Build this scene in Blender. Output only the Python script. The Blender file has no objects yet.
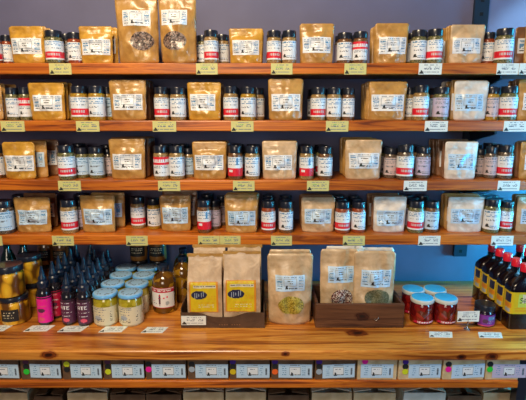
import bpy, math, random
from mathutils import Vector, Matrix, noise
from math import pi, sin, cos, tan, atan, radians

COL = bpy.context.scene.collection
F = 453.0                      # focal length in pixels of a 526 x 400 frame
TH = radians(11.24)            # the camera looks down a little
CAMZ = 1.5

# ------------------------------------------------------------------ measuring helpers
def zc(Y, z):                  # distance along the lens axis of a point
    return Y * cos(TH) + (CAMZ - z) * sin(TH)
def X_at(px, Y, z):
    return (px - 263) * zc(Y, z) / F
def slope(py):                 # drop per metre of depth along the sight line through row py
    return tan(atan((py - 200) / F) + TH)
def z_at(py, Y):
    return CAMZ - Y * slope(py)
def Y_on(py, z):
    return (CAMZ - z) / slope(py)

SHELF_Y = 1.50                 # front plane of the shelves
WALL_Y = 1.75
SHELVES = [z_at(63.0, SHELF_Y), z_at(120.6, SHELF_Y), z_at(180.4, SHELF_Y), z_at(235.4, SHELF_Y)]
CT = CAMZ - WALL_Y * slope(280.5)          # worktop height
CT_Y0 = Y_on(351, CT)                      # its front edge

# ------------------------------------------------------------------ materials
def new_mat(name):
    m = bpy.data.materials.new(name); m.use_nodes = True
    nt = m.node_tree; b = nt.nodes['Principled BSDF']
    return m, nt, b
def flat(name, col, rough=0.5, metal=0.0, spec=0.5, coat=0.0):
    m, nt, b = new_mat(name)
    b.inputs['Base Color'].default_value = (*col, 1); b.inputs['Roughness'].default_value = rough
    b.inputs['Metallic'].default_value = metal; b.inputs['Specular IOR Level'].default_value = spec
    b.inputs['Coat Weight'].default_value = coat; b.inputs['Coat Roughness'].default_value = 0.08
    m.diffuse_color = (*col, 1)
    return m
def ramp(nt, stops):
    r = nt.nodes.new('ShaderNodeValToRGB'); e = r.color_ramp.elements
    e[0].position, e[0].color = stops[0][0], (*stops[0][1], 1)
    e[1].position, e[1].color = stops[-1][0], (*stops[-1][1], 1)
    for p, c in stops[1:-1]:
        x = e.new(p); x.color = (*c, 1)
    return r
def coords(nt, scale=(1, 1, 1), loc=(0, 0, 0)):
    t = nt.nodes.new('ShaderNodeTexCoord'); mp = nt.nodes.new('ShaderNodeMapping')
    mp.inputs['Scale'].default_value = scale; mp.inputs['Location'].default_value = loc
    nt.links.new(t.outputs['Object'], mp.inputs['Vector'])
    return t, mp
def bump(nt, b, src, strength, dist):
    bp = nt.nodes.new('ShaderNodeBump'); bp.inputs['Strength'].default_value = strength
    bp.inputs['Distance'].default_value = dist
    nt.links.new(src, bp.inputs['Height']); nt.links.new(bp.outputs['Normal'], b.inputs['Normal'])

def wood(name, dark, mid, light, knots=(), rough=0.38, off=0.0, grain=26, coat=0.15):
    m, nt, b = new_mat(name)
    L = nt.links
    t, mp = coords(nt, (1.3, grain, grain), (off, off * 3, off))
    n1 = nt.nodes.new('ShaderNodeTexNoise'); n1.inputs['Scale'].default_value = 1.6
    n1.inputs['Detail'].default_value = 6; n1.inputs['Roughness'].default_value = 0.62; n1.inputs['Distortion'].default_value = 0.9
    L.new(mp.outputs[0], n1.inputs['Vector'])
    r = ramp(nt, [(0.36, dark), (0.44, mid), (0.54, light), (0.60, mid), (0.70, dark)])
    L.new(n1.outputs['Fac'], r.inputs['Fac'])
    n2 = nt.nodes.new('ShaderNodeTexNoise'); n2.inputs['Scale'].default_value = 2.2; n2.inputs['Detail'].default_value = 3
    L.new(t.outputs['Object'], n2.inputs['Vector'])
    mx = nt.nodes.new('ShaderNodeMix'); mx.data_type = 'RGBA'; mx.blend_type = 'MULTIPLY'
    rr = ramp(nt, [(0.35, (0.62, 0.55, 0.5)), (0.62, (1.12, 1.08, 1.0))])
    L.new(n2.outputs['Fac'], rr.inputs['Fac'])
    mx.inputs['Factor'].default_value = 0.8
    L.new(r.outputs['Color'], mx.inputs['A']); L.new(rr.outputs['Color'], mx.inputs['B'])
    last = mx.outputs['Result']
    for (kx, ky, kz, rx, ry) in knots:
        sub = nt.nodes.new('ShaderNodeMapping'); sub.vector_type = 'POINT'
        sub.inputs['Scale'].default_value = (1 / rx, 1 / ry, 1 / ry)
        sub.inputs['Location'].default_value = (-kx / rx, -ky / ry, -kz / ry)
        nn = nt.nodes.new('ShaderNodeTexNoise'); nn.inputs['Scale'].default_value = 60; nn.inputs['Detail'].default_value = 2
        L.new(t.outputs['Object'], nn.inputs['Vector'])
        L.new(t.outputs['Object'], sub.inputs['Vector'])
        ln = nt.nodes.new('ShaderNodeVectorMath'); ln.operation = 'LENGTH'; L.new(sub.outputs[0], ln.inputs[0])
        ad = nt.nodes.new('ShaderNodeMath'); ad.operation = 'MULTIPLY_ADD'; ad.inputs[1].default_value = 0.9
        L.new(nn.outputs['Fac'], ad.inputs[0]); L.new(ln.outputs['Value'], ad.inputs[2])
        rk = ramp(nt, [(0.40, (0.05, 0.018, 0.014)), (0.52, (0.20, 0.09, 0.07)), (0.64, (0.45, 0.25, 0.18)), (0.72, (0.16, 0.06, 0.04)), (0.78, (.6, .42, .3)), (0.95, (1, 1, 1))])
        dv = nt.nodes.new('ShaderNodeMath'); dv.operation = 'DIVIDE'; dv.inputs[1].default_value = 1.8
        L.new(ad.outputs[0], dv.inputs[0]); L.new(dv.outputs[0], rk.inputs['Fac'])
        mk = nt.nodes.new('ShaderNodeMix'); mk.data_type = 'RGBA'; mk.blend_type = 'MULTIPLY'; mk.inputs['Factor'].default_value = 1
        L.new(last, mk.inputs['A']); L.new(rk.outputs['Color'], mk.inputs['B']); last = mk.outputs['Result']
    L.new(last, b.inputs['Base Color'])
    b.inputs['Roughness'].default_value = rough
    b.inputs['Coat Weight'].default_value = coat; b.inputs['Coat Roughness'].default_value = 0.25
    bump(nt, b, n1.outputs['Fac'], 0.35, 0.002)
    return m

def kraft(name, col, hi, rough=0.33, sheen=0.3, coat=0.6):
    m, nt, b = new_mat(name)
    t, mp = coords(nt)
    n = nt.nodes.new('ShaderNodeTexNoise'); n.inputs['Scale'].default_value = 26; n.inputs['Detail'].default_value = 5
    n.inputs['Distortion'].default_value = 0.6
    nt.links.new(t.outputs['Object'], n.inputs['Vector'])
    r = ramp(nt, [(0.33, col), (0.66, hi)])
    nt.links.new(n.outputs['Fac'], r.inputs['Fac']); nt.links.new(r.outputs['Color'], b.inputs['Base Color'])
    n2 = nt.nodes.new('ShaderNodeTexNoise'); n2.inputs['Scale'].default_value = 30; n2.inputs['Detail'].default_value = 2
    n2.inputs['Distortion'].default_value = .8
    nt.links.new(t.outputs['Object'], n2.inputs['Vector'])
    bump(nt, b, n2.outputs['Fac'], 0.35, 0.008)
    b.inputs['Roughness'].default_value = rough; b.inputs['Coat Weight'].default_value = coat
    b.inputs['Coat Roughness'].default_value = 0.22
    return m

def grains(name, c1, c2, c3, scale=420, rough=0.35, coat=0.7, trans=0.0):
    m, nt, b = new_mat(name)
    t, mp = coords(nt)
    v = nt.nodes.new('ShaderNodeTexVoronoi'); v.inputs['Scale'].default_value = scale
    nt.links.new(t.outputs['Object'], v.inputs['Vector'])
    sep = nt.nodes.new('ShaderNodeSeparateColor'); nt.links.new(v.outputs['Color'], sep.inputs[0])
    r = ramp(nt, [(0.1, c1), (0.5, c2), (0.9, c3)])
    nt.links.new(sep.outputs[0], r.inputs['Fac']); nt.links.new(r.outputs['Color'], b.inputs['Base Color'])
    b.inputs['Roughness'].default_value = rough; b.inputs['Coat Weight'].default_value = coat
    b.inputs['Coat Roughness'].default_value = 0.05; b.inputs['Transmission Weight'].default_value = trans
    return m

def chunks(name, edge, fill, hi, scale=40, stretch=(1, 1, 0.45)):     # slices packed in a jar
    m, nt, b = new_mat(name)
    t, mp = coords(nt, stretch)
    v = nt.nodes.new('ShaderNodeTexVoronoi'); v.inputs['Scale'].default_value = scale
    nt.links.new(mp.outputs[0], v.inputs['Vector'])
    r = ramp(nt, [(0.0, hi), (0.45, fill), (0.72, edge)])
    nt.links.new(v.outputs['Distance'], r.inputs['Fac']); nt.links.new(r.outputs['Color'], b.inputs['Base Color'])
    b.inputs['Roughness'].default_value = 0.3; b.inputs['Coat Weight'].default_value = 1; b.inputs['Coat Roughness'].default_value = 0.03
    return m

def paint_wall(name, col):
    m, nt, b = new_mat(name)
    t, mp = coords(nt)
    n = nt.nodes.new('ShaderNodeTexNoise'); n.inputs['Scale'].default_value = 5; n.inputs['Detail'].default_value = 6
    nt.links.new(t.outputs['Object'], n.inputs['Vector'])
    r = ramp(nt, [(0.3, tuple(c * 0.86 for c in col)), (0.7, tuple(c * 1.1 for c in col))])
    nt.links.new(n.outputs['Fac'], r.inputs['Fac']); nt.links.new(r.outputs['Color'], b.inputs['Base Color'])
    b.inputs['Roughness'].default_value = 0.6
    bump(nt, b, n.outputs['Fac'], 0.15, 0.004)
    return m

M = {}
M['wall'] = paint_wall('painted_wall', (0.125, 0.13, 0.25))
M['floor'] = flat('floor_concrete', (0.12, 0.1, 0.09), 0.7)
M['shelf'] = [wood('shelf_pine_%d' % i, (0.19, 0.036, 0.004), (0.46, 0.108, 0.008), (0.66, 0.20, 0.015), off=i * 3.7) for i in range(4)]
M['black'] = flat('black_plastic', (0.012, 0.016, 0.03), 0.28, coat=0.5)
M['darkmetal'] = flat('dark_blue_steel', (0.012, 0.03, 0.065), 0.45, metal=0.3)
M['hole'] = flat('slot_dark', (0.002, 0.002, 0.004), 0.9)
M['steel'] = flat('bright_steel', (0.6, 0.62, 0.65), 0.2, metal=1)
M['bluelid'] = flat('pale_blue_lid', (0.16, 0.50, 0.95), 0.3, coat=0.5)
M['paleblue'] = flat('white_blue_lid_top', (0.36, 0.62, 0.92), 0.3, coat=0.5)
M['lidrim'] = flat('whitish_lid_rim', (0.62, 0.66, 0.66), 0.3, coat=0.3)
M['bluelid2'] = flat('sky_blue_lid', (0.05, 0.52, 1.0), 0.3, coat=0.5)
M['redcap'] = flat('red_cap', (0.75, 0.01, 0.03), 0.3, coat=0.6)
M['soy'] = flat('dark_sauce_bottle', (0.006, 0.003, 0.006), 0.16, spec=.4, coat=.25)
M['syrup'] = flat('dark_syrup_bottle', (0.012, 0.010, 0.016), 0.15, coat=1)
M['bluecap'] = flat('navy_cap', (0.006, 0.018, 0.05), 0.3, coat=0.3)
M['greenglass'] = flat('dark_green_glass', (0.006, 0.03, 0.022), 0.1, coat=1)
M['card'] = kraft('dark_cardboard', (0.06, 0.028, 0.014), (0.10, 0.05, 0.026), 0.7, coat=0)
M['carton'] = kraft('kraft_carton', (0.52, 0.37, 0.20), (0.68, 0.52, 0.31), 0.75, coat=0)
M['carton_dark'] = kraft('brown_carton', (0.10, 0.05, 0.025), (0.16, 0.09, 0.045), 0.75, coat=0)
M['carton_inner'] = kraft('carton_lining', (0.50, 0.45, 0.36), (0.66, 0.60, 0.50), 0.75, coat=0)
M['tissue'] = kraft('white_wrap', (0.55, 0.56, 0.50), (0.70, 0.70, 0.64), 0.6, coat=0)
M['crate'] = wood('crate_wood', (0.030, 0.010, 0.006), (0.075, 0.026, 0.012), (0.14, 0.055, 0.025), off=9, coat=0.05, rough=0.5)
M['amberglass'] = grains('amber_liquid', (0.05, 0.018, 0.002), (0.15, 0.065, 0.004), (0.34, 0.18, 0.010), 34, 0.1, 1, 0.0)
M['redjam'] = grains('dark_red_jelly', (0.09, 0.003, 0.004), (0.17, 0.006, 0.006), (0.30, 0.015, 0.010), 50, 0.12, 1)
M['blackjam'] = flat('black_preserve', (0.015, 0.004, 0.018), 0.12, coat=1)
M['slices'] = chunks('yellow_slices', (0.12, 0.045, 0.004), (0.72, 0.38, 0.015), (0.92, 0.60, 0.04), 38)
M['caramel'] = chunks('brown_preserve', (0.08, 0.03, 0.01), (0.32, 0.14, 0.03), (0.5, 0.25, 0.06), 30)
M['oil'] = grains('yellow_green_oil', (0.30, 0.26, 0.01), (0.42, 0.36, 0.02), (0.52, 0.45, 0.04), 40, 0.1, 1)
M['curd'] = grains('creamy_white_layer', (0.52, 0.48, 0.28), (0.66, 0.62, 0.40), (0.74, 0.71, 0.50), 90, 0.2, 1)
TONES = {
    'mustard': kraft('mustard_kraft', (0.42, 0.205, 0.022), (0.66, 0.37, 0.05)),
    'tan': kraft('tan_kraft', (0.36, 0.18, 0.042), (0.57, 0.325, 0.09)),
    'pale': kraft('pale_kraft', (0.44, 0.29, 0.15), (0.70, 0.51, 0.32)),
    'silver': kraft('silvery_white_film', (0.56, 0.50, 0.44), (0.86, 0.80, 0.74), 0.3, coat=0.6),
    'brown': kraft('brown_kraft', (0.17, 0.072, 0.03), (0.28, 0.13, 0.055)),
    'gray': kraft('coffee_bag_paper', (0.40, 0.26, 0.15), (0.64, 0.46, 0.30), 0.4),
}
CONT = {
    'brown': grains('brown_spice', (0.05, 0.02, 0.008), (0.13, 0.055, 0.018), (0.24, 0.11, 0.04)),
    'tan': grains('tan_spice', (0.17, 0.095, 0.03), (0.28, 0.17, 0.06), (0.42, 0.28, 0.11)),
    'yellow': grains('yellow_spice', (0.26, 0.13, 0.008), (0.38, 0.21, 0.012), (0.50, 0.30, 0.03)),
    'red': grains('red_spice', (0.15, 0.022, 0.008), (0.26, 0.045, 0.012), (0.38, 0.08, 0.02)),
    'green': grains('green_herb', (0.03, 0.035, 0.012), (0.11, 0.11, 0.04), (0.26, 0.23, 0.10)),
    'dark': grains('dark_spice', (0.02, 0.012, 0.01), (0.07, 0.045, 0.03), (0.22, 0.16, 0.12)),
}
P = {   # printing inks and papers
    'paper': flat('white_paper', (0.78, 0.83, 0.90), 0.45, coat=0.2),
    'cool': flat('pale_blue_paper', (0.52, 0.71, 0.92), 0.45, coat=0.2),
    'lilac': flat('lilac_paper', (0.55, 0.50, 0.68), 0.45, coat=0.2),
    'pink': flat('pinkish_paper', (0.60, 0.50, 0.54), 0.45, coat=0.2),
    'ink': flat('black_ink', (0.015, 0.017, 0.02), 0.5),
    'gray': flat('gray_print', (0.14, 0.18, 0.25), 0.5),
    'lgray': flat('light_gray_print', (0.36, 0.43, 0.52), 0.5),
    'blue': flat('blue_print', (0.09, 0.26, 0.50), 0.5),
    'red': flat('red_band', (0.72, 0.012, 0.035), 0.4, coat=0.2),
    'tag': flat('yellow_green_tag', (0.62, 0.60, 0.24), 0.45),
    'tagw': flat('pale_tag', (0.76, 0.82, 0.80), 0.45),
    'green': flat('green_print', (0.10, 0.42, 0.12), 0.5),
    'yellow': flat('bright_yellow_print', (0.68, 0.50, 0.01), 0.4, coat=0.3),
    'orange': flat('orange_print', (0.70, 0.26, 0.02), 0.4),
    'navy': flat('navy_print', (0.015, 0.02, 0.07), 0.4),
    'magenta': flat('magenta_print', (0.85, 0.01, 0.36), 0.35, coat=0.3),
    'plum': flat('plum_print', (0.085, 0.022, 0.07), 0.35, coat=0.3),
    'crimson': flat('crimson_print', (0.50, 0.01, 0.06), 0.35, coat=0.3),
    'purple': flat('purple_print', (0.20, 0.03, 0.32), 0.35),
    'cream': flat('cream_print', (0.70, 0.66, 0.48), 0.5),
    'lime': flat('lime_print', (0.52, 0.66, 0.10), 0.5),
    'rose': flat('rose_print', (0.75, 0.10, 0.20), 0.5),
}

# ------------------------------------------------------------------ object helpers
def link(o, parent=None):
    COL.objects.link(o)
    if parent is not None: o.parent = parent
    return o
def raw_mesh(name, verts, faces, mats, idx=None, smooth=True):
    me = bpy.data.meshes.new(name); me.from_pydata([tuple(v) for v in verts], [], faces)
    for m in mats: me.materials.append(m)
    if idx: me.polygons.foreach_set('material_index', idx)
    if smooth: me.polygons.foreach_set('use_smooth', [True] * len(me.polygons))
    me.update()
    return me
def put(name, me, parent=None, loc=(0, 0, 0), rot=(0, 0, 0), scale=None):
    o = bpy.data.objects.new(name, me); o.location = loc; o.rotation_euler = rot
    if scale is not None: o.scale = scale
    return link(o, parent)
def empty(name, loc, rz=0, rx=0, ry=0, scale=1):
    o = bpy.data.objects.new(name, None); o.empty_display_size = 0.02
    o.location = loc; o.rotation_euler = (rx, ry, rz)
    if not isinstance(scale, tuple): scale = (scale,) * 3
    o.scale = scale
    return link(o)
def tag(o, label, cat, group=None, kind=None):
    o['label'] = label; o['category'] = cat
    if group: o['group'] = group
    if kind: o['kind'] = kind
    return o
def copy_tree(o, parent=None):
    c = o.copy(); COL.objects.link(c)
    if parent is not None: c.parent = parent
    for ch in list(o.children): copy_tree(ch, c)
    return c

class Geo:
    def __init__(s): s.v, s.f, s.i = [], [], []
    def box(s, x0, x1, y0, y1, z0, z1, mi=0, mt=None):
        b = len(s.v)
        pts = [(x0, y0, z0), (x1, y0, z0), (x1, y1, z0), (x0, y1, z0), (x0, y0, z1), (x1, y0, z1), (x1, y1, z1), (x0, y1, z1)]
        s.v += [tuple(mt @ Vector(p)) if mt else p for p in pts]
        for q in ((0, 3, 2, 1), (4, 5, 6, 7), (0, 1, 5, 4), (1, 2, 6, 5), (2, 3, 7, 6), (3, 0, 4, 7)):
            s.f.append([b + k for k in q]); s.i.append(mi)
        return s
    def lathe(s, prof, n=32, mi=0, ribs=0, c=(0, 0)):
        b = len(s.v); m = len(prof)
        for (r, z) in prof:
            for k in range(n):
                a = 2 * pi * k / n
                rr = r * (1 - (0.03 if ribs and (k % 2) and ribs[0] <= z <= ribs[1] else 0))
                s.v.append((c[0] + rr * cos(a), c[1] + rr * sin(a), z))
        for j in range(m - 1):
            for k in range(n):
                k2 = (k + 1) % n
                s.f.append([b + j * n + k, b + j * n + k2, b + (j + 1) * n + k2, b + (j + 1) * n + k]); s.i.append(mi)
        s.f.append([b + k for k in reversed(range(n))]); s.i.append(mi)
        s.f.append([b + (m - 1) * n + k for k in range(n)]); s.i.append(mi)
        return s
    def tube(s, pts, r, n=8, mi=0):
        b = len(s.v); pts = [Vector(p) for p in pts]
        for k, p in enumerate(pts):
            d = (pts[min(k + 1, len(pts) - 1)] - pts[max(k - 1, 0)]).normalized()
            a = d.orthogonal().normalized(); c = d.cross(a)
            for j in range(n):
                t = 2 * pi * j / n; s.v.append(tuple(p + r * (cos(t) * a + sin(t) * c)))
        for k in range(len(pts) - 1):
            for j in range(n):
                j2 = (j + 1) % n
                s.f.append([b + k * n + j, b + k * n + j2, b + (k + 1) * n + j2, b + (k + 1) * n + j]); s.i.append(mi)
        s.f.append([b + j for j in reversed(range(n))]); s.i.append(mi)
        s.f.append([b + (len(pts) - 1) * n + j for j in range(n)]); s.i.append(mi)
        return s
    def mesh(s, name, mats, smooth=False):
        if not isinstance(mats, (list, tuple)): mats = [mats]
        return raw_mesh(name, s.v, s.f, mats, s.i, smooth)
def smooth_by_angle(me, ang=40):
    me.polygons.foreach_set('use_smooth', [True] * len(me.polygons))
    try: me.set_sharp_from_angle(angle=radians(ang))
    except Exception: pass
    return me
def bevelled(o, w=0.002, seg=2):
    m = o.modifiers.new('bevel', 'BEVEL'); m.width = w; m.segments = seg; m.limit_method = 'ANGLE'
    return o

# ------------------------------------------------------------------ printed labels, one face per printed dot
GLYPH = {'A': ['.##.', '#..#', '#..#', '####', '#..#', '#..#'], 'T': ['####', '.##.', '.##.', '.##.', '.##.', '.##.'],
         'E': ['####', '#...', '###.', '#...', '#...', '####'], 'S': ['.###', '#...', '.##.', '...#', '...#', '###.'],
         'e': ['....', '.##.', '#..#', '####', '#...', '.##.'], 'm': ['.....', '##.#.', '#.#.#', '#.#.#', '#.#.#', '#.#.#'],
         'p': ['....', '###.', '#..#', '#..#', '###.', '#...']}
class Paint:
    def __init__(s, w, h, base): s.w, s.h = w, h; s.g = [[base] * w for _ in range(h)]
    def rect(s, u0, v0, u1, v1, k):
        for j in range(max(0, round(v0 * s.h)), min(s.h, max(round(v0 * s.h) + 1, round(v1 * s.h)))):
            for i in range(max(0, round(u0 * s.w)), min(s.w, max(round(u0 * s.w) + 1, round(u1 * s.w)))):
                s.g[j][i] = k
    def frame(s, u0, v0, u1, v1, k):
        e = 1.0 / s.w; f = 1.0 / s.h
        s.rect(u0, v0, u1, v0 + f, k); s.rect(u0, v1 - f, u1, v1, k); s.rect(u0, v0, u0 + e, v1, k); s.rect(u1 - e, v0, u1, v1, k)
    def words(s, u0, v, u1, k, rnd, fill=0.7):
        j = min(s.h - 1, max(0, round(v * s.h)))
        for i in range(round(u0 * s.w), round(u1 * s.w)):
            if rnd.random() < fill: s.g[j][i] = k
    def tri(s, uc, v0, v1, hw, k):      # a small fir tree
        j0, j1 = round(v0 * s.h), round(v1 * s.h)
        for j in range(j0, j1):
            t = 1 - (j - j0) / max(1, j1 - j0)
            c = uc * s.w; w_ = hw * s.w * t
            for i in range(int(c - w_), int(c + w_) + 1):
                if 0 <= i < s.w: s.g[j][i] = k
    def ellipse(s, uc, vc, ru, rv, k, tilt=0):
        for j in range(s.h):
            for i in range(s.w):
                x = ((i + .5) / s.w - uc) / ru; y = ((j + .5) / s.h - vc) / rv
                xx = x * cos(tilt) + y * sin(tilt); yy = -x * sin(tilt) + y * cos(tilt)
                if xx * xx + yy * yy < 1: s.g[j][i] = k
    def text(s, txt, u0, vtop, k, sc=1):
        x = round(u0 * s.w); y = round(vtop * s.h)
        for ch in txt:
            gl = GLYPH[ch]
            for r, row in enumerate(gl):
                for c, q in enumerate(row):
                    if q == '#':
                        for a in range(sc):
                            for b in range(sc):
                                jj, ii = y - r * sc - a - 1, x + c * sc + b
                                if 0 <= jj < s.h and 0 <= ii < s.w: s.g[jj][ii] = k
            x += (len(gl[0]) + 1) * sc
    def mesh(s, name, fn, thick=None):
        keys = sorted({k for r in s.g for k in r})
        ix = {k: n for n, k in enumerate(keys)}
        vs = [fn(i / s.w, j / s.h) for j in range(s.h + 1) for i in range(s.w + 1)]
        fs, mi = [], []
        for j in range(s.h):
            for i in range(s.w):
                a = j * (s.w + 1) + i
                fs.append([a, a + 1, a + s.w + 2, a + s.w + 1]); mi.append(ix[s.g[j][i]])
        return raw_mesh(name, vs, fs, [P[k] for k in keys], mi, True)

def pouch_art(seed, w=44, h=22, base='paper'):
    r = random.Random(seed); p = Paint(w, h, base)
    blue = 'blue'
    for v in (.28, .34, .40, .48, .54, .60, .68, .74, .82): p.words(.05, v, .22, r.choice([blue, blue, 'lgray']), r, .75)
    p.frame(.28, .30, .72, .80, 'lgray')
    p.words(.30, .88, .72, 'gray', r, .75)
    p.words(.38, .64, .62, 'ink', r, .7); p.words(.42, .52, .58, 'ink', r, .6)
    p.words(.06, .15, .22, 'ink', r, .85)
    p.words(.40, .18, .72, 'gray', r, .7); p.words(.40, .12, .74, 'ink', r, .6)
    p.tri(.38, .12, .38, .045, 'ink')
    for v in (.15, .28, .34, .42, .5, .58, .63, .68, .78, .85): p.words(.79, v, .95, r.choice([blue, blue, 'lgray']), r, .8)
    return p
def jar_art(style, seed):
    r = random.Random(seed); base = {'B': 'cool', 'L': 'lilac', 'K': 'pink'}.get(style, 'paper')
    p = Paint(48, 24, base)
    body = 'blue' if style in 'RPTSB' else 'gray'
    if style in ('R', 'S'):
        for v in (.93, .84, .74): p.words(.2, v, .8, body, r, .65)
        p.words(.25, .6, .7, 'gray', r, .6)
        p.rect(0, .08 if style == 'R' else .0, 1, .43, 'red')
        if style == 'R':
            p.rect(.32, .19, .66, .33, 'pink')
            for k in range(5): p.rect(.33 + k * .07, .2, .34 + k * .07, .33, 'red')
        else:
            p.rect(.28, .22, .42, .34, 'paper')
            p.rect(.55, .6, .6, .9, 'blue')
    elif style == 'T':
        p.rect(0, .88, 1, 1, 'red'); p.rect(0, .60, 1, .71, 'red')
        for k in range(6): p.rect(.28 + k * .07, .75, .31 + k * .07, .86, 'rose')
        for v in (.5, .42): p.words(.25, v, .75, 'gray', r, .7)
        p.tri(.36, .12, .3, .06, 'ink'); p.words(.45, .16, .7, 'gray', r, .7)
    else:
        for v in (.93, .86, .76, .66): p.words(.22, v, .78, body, r, .6)
        p.words(.3, .52, .62, 'gray', r, .7); p.words(.3, .44, .56, 'gray', r, .7)
        p.tri(.34, .12, .30, .06, 'ink'); p.words(.42, .18, .72, body, r, .7); p.words(.42, .1, .72, 'gray', r, .7)
    return p

# ------------------------------------------------------------------ spice jars
JH, JR = 0.105, 0.0238
jar_cache = {}
def jar_meshes(style, cont):
    if ('b', cont) not in jar_cache:
        g = Geo().lathe([(JR * .88, 0), (JR * .97, .0015), (JR, .005), (JR, .076), (JR * .96, .0805), (JR * .86, .084), (JR * .84, .087)], 32)
        jar_cache[('b', cont)] = smooth_by_angle(g.mesh('spice_jar_glass', CONT[cont], True))
    if 'lid' not in jar_cache:
        g = Geo().lathe([(JR * .93, .0845), (JR * .95, .0855), (JR * .95, .102), (JR * .90, JH), (JR * .62, JH), (JR * .60, JH - .0012), (JR * .1, JH - .0012)], 48, ribs=(.0854, .1021))
        jar_cache['lid'] = smooth_by_angle(g.mesh('spice_jar_lid', M['black'], True), 30)
    key = ('l', style)
    if key not in jar_cache:
        def fn(u, v):
            a = -pi / 2 + (u - .5) * radians(230); rr = JR + .0005
            return (rr * cos(a), rr * sin(a), .012 + v * .060)
        jar_cache[key] = jar_art(style, hash(style) % 97 if False else ord(style[0])).mesh('spice_jar_label', fn)
    return jar_cache[('b', cont)], jar_cache['lid'], jar_cache[key]
LOOK = {'R': 'red-banded', 'S': 'red-bottomed', 'T': 'red-topped', 'P': 'white-labelled', 'B': 'pale-blue-labelled', 'L': 'lilac-labelled', 'K': 'pinkish-labelled'}
def spice_jar(x, y, z, w, h, style, cont, rz):
    b, l, lab = jar_meshes(style, cont)
    t = empty('spice_jar', (x, y, z), rz, scale=(w / (2 * JR), w / (2 * JR), h / JH))
    put('jar_body', b, t); put('lid', l, t); put('paper_label', lab, t)
    return t

# ------------------------------------------------------------------ pouches
def pouch_fn(w, h, t0, seed, crumple=1.0, ttop=.0012, corner=None):
    if corner is None: corner = .009 if seed % 4 == 2 else .0045
    off = Vector((seed * 7.13, seed * 3.7, 0))
    def fn(s, v, side, lift=0.0):
        # s in -1..1 across, v 0..1 upward, side -1 front, +1 back
        zz = v * h; W = w / 2 * (.93 + .07 * v)
        if zz < corner: W -= corner - math.sqrt(max(0, corner ** 2 - (corner - zz) ** 2))
        if zz > h - corner: W -= corner - math.sqrt(max(0, corner ** 2 - (zz - h + corner) ** 2))
        q = min(1, max(0, (.86 - v) / .26)); q = q * q * (3 - 2 * q)
        T = ttop + t0 / 2 * (.80 * q + .20 * max(0, .86 - v) / .86) * (1 - .25 * math.exp(-v * 14))
        bulge = (1 - abs(s) ** 2.6)
        n = noise.noise(Vector((s * 1.6, v * 3.6, side * 3)) + off) * .0060 + noise.noise(Vector((s * 3.5 + v * 2, v * 8, side * 5)) + off) * .0030
        env = bulge * min(1, v * 8)
        y = side * (T * bulge + ttop * .4) + side * n * crumple * env * (T / (t0 / 2) * .6 + .5)
        if .80 < v < .9: y += side * .0022 * math.exp(-((v - .85) / .014) ** 2) * (1 if bulge > .02 else 0)
        dz = 0
        if v < .001: dz = 0
        x = s * W + noise.noise(Vector((v * 4, side, 0)) + off) * .0012 * crumple * (1 if v > .02 else 0)
        return (x, y + side * lift, zz + dz)
    return fn
def pouch_mesh(fn, mat, nu=20, nv=26):
    vs, fs = [], []
    for side in (-1, 1):
        for j in range(nv + 1):
            for i in range(nu + 1): vs.append(fn(-1 + 2 * i / nu, j / nv, side))
    N = (nu + 1) * (nv + 1)
    for j in range(nv):
        for i in range(nu):
            a = j * (nu + 1) + i
            fs.append([a, a + 1, a + nu + 2, a + nu + 1]); a += N
            fs.append([a + 1, a, a + nu + 1, a + nu + 2])
    for i in range(nu):
        fs.append([i + 1, i, N + i, N + i + 1]); a = nv * (nu + 1) + i; fs.append([a, a + 1, N + a + 1, N + a])
    for j in range(nv):
        a = j * (nu + 1); fs.append([a, a + nu + 1, N + a + nu + 1, N + a]); a += nu; fs.append([a + nu + 1, a, N + a, N + a + nu + 1])
    return raw_mesh('pouch_film', vs, fs, [mat])
def make_pouch(loc, w, h, tone, seed, t0=.03, lab=(.06, .30, .92, .70), window=None, rz=0, rx=0, name='kraft_pouch', art=None, labelled=True, crumple=1.0):
    fn = pouch_fn(w, h, t0, seed, crumple)
    t = empty(name, loc, rz, rx)
    put('pouch_body', pouch_mesh(fn, TONES[tone]), t)
    if labelled:
        u0, v0, u1, v1 = lab
        pa = art or pouch_art(seed)
        put('paper_label', pa.mesh('pouch_label', lambda u, v: fn(-1 + 2 * (u0 + u * (u1 - u0)), v0 + v * (v1 - v0), -1, .0008)), t)
    if window:
        uc, vc, ru, rv, mat = window
        vs = [fn(-1 + 2 * uc, vc, -1, .001)]; fs = []
        n, m = 28, 5
        for k in range(1, m + 1):
            for j in range(n):
                a = 2 * pi * j / n; q = k / m
                vs.append(fn(-1 + 2 * (uc + ru * q * cos(a)), vc + rv * q * sin(a), -1, .001 + .0006 * (1 - q)))
        for j in range(n): fs.append([0, 1 + j, 1 + (j + 1) % n])
        for k in range(m - 1):
            for j in range(n):
                a = 1 + k * n; fs.append([a + j, a + n + j, a + n + (j + 1) % n, a + (j + 1) % n])
        put('oval_window', raw_mesh('window_film', vs, fs, [mat]), t)
    return t

ORD = ['first', 'second', 'third', 'fourth', 'fifth', 'sixth', 'seventh', 'eighth', 'ninth', 'tenth', 'eleventh', 'twelfth', 'thirteenth', 'fourteenth', 'fifteenth', 'sixteenth', 'seventeenth', 'eighteenth', 'nineteenth', 'twentieth', 'twenty-first', 'twenty-second']
SHN = ['top shelf', 'second shelf down', 'third shelf down', 'lowest wall shelf']

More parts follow.
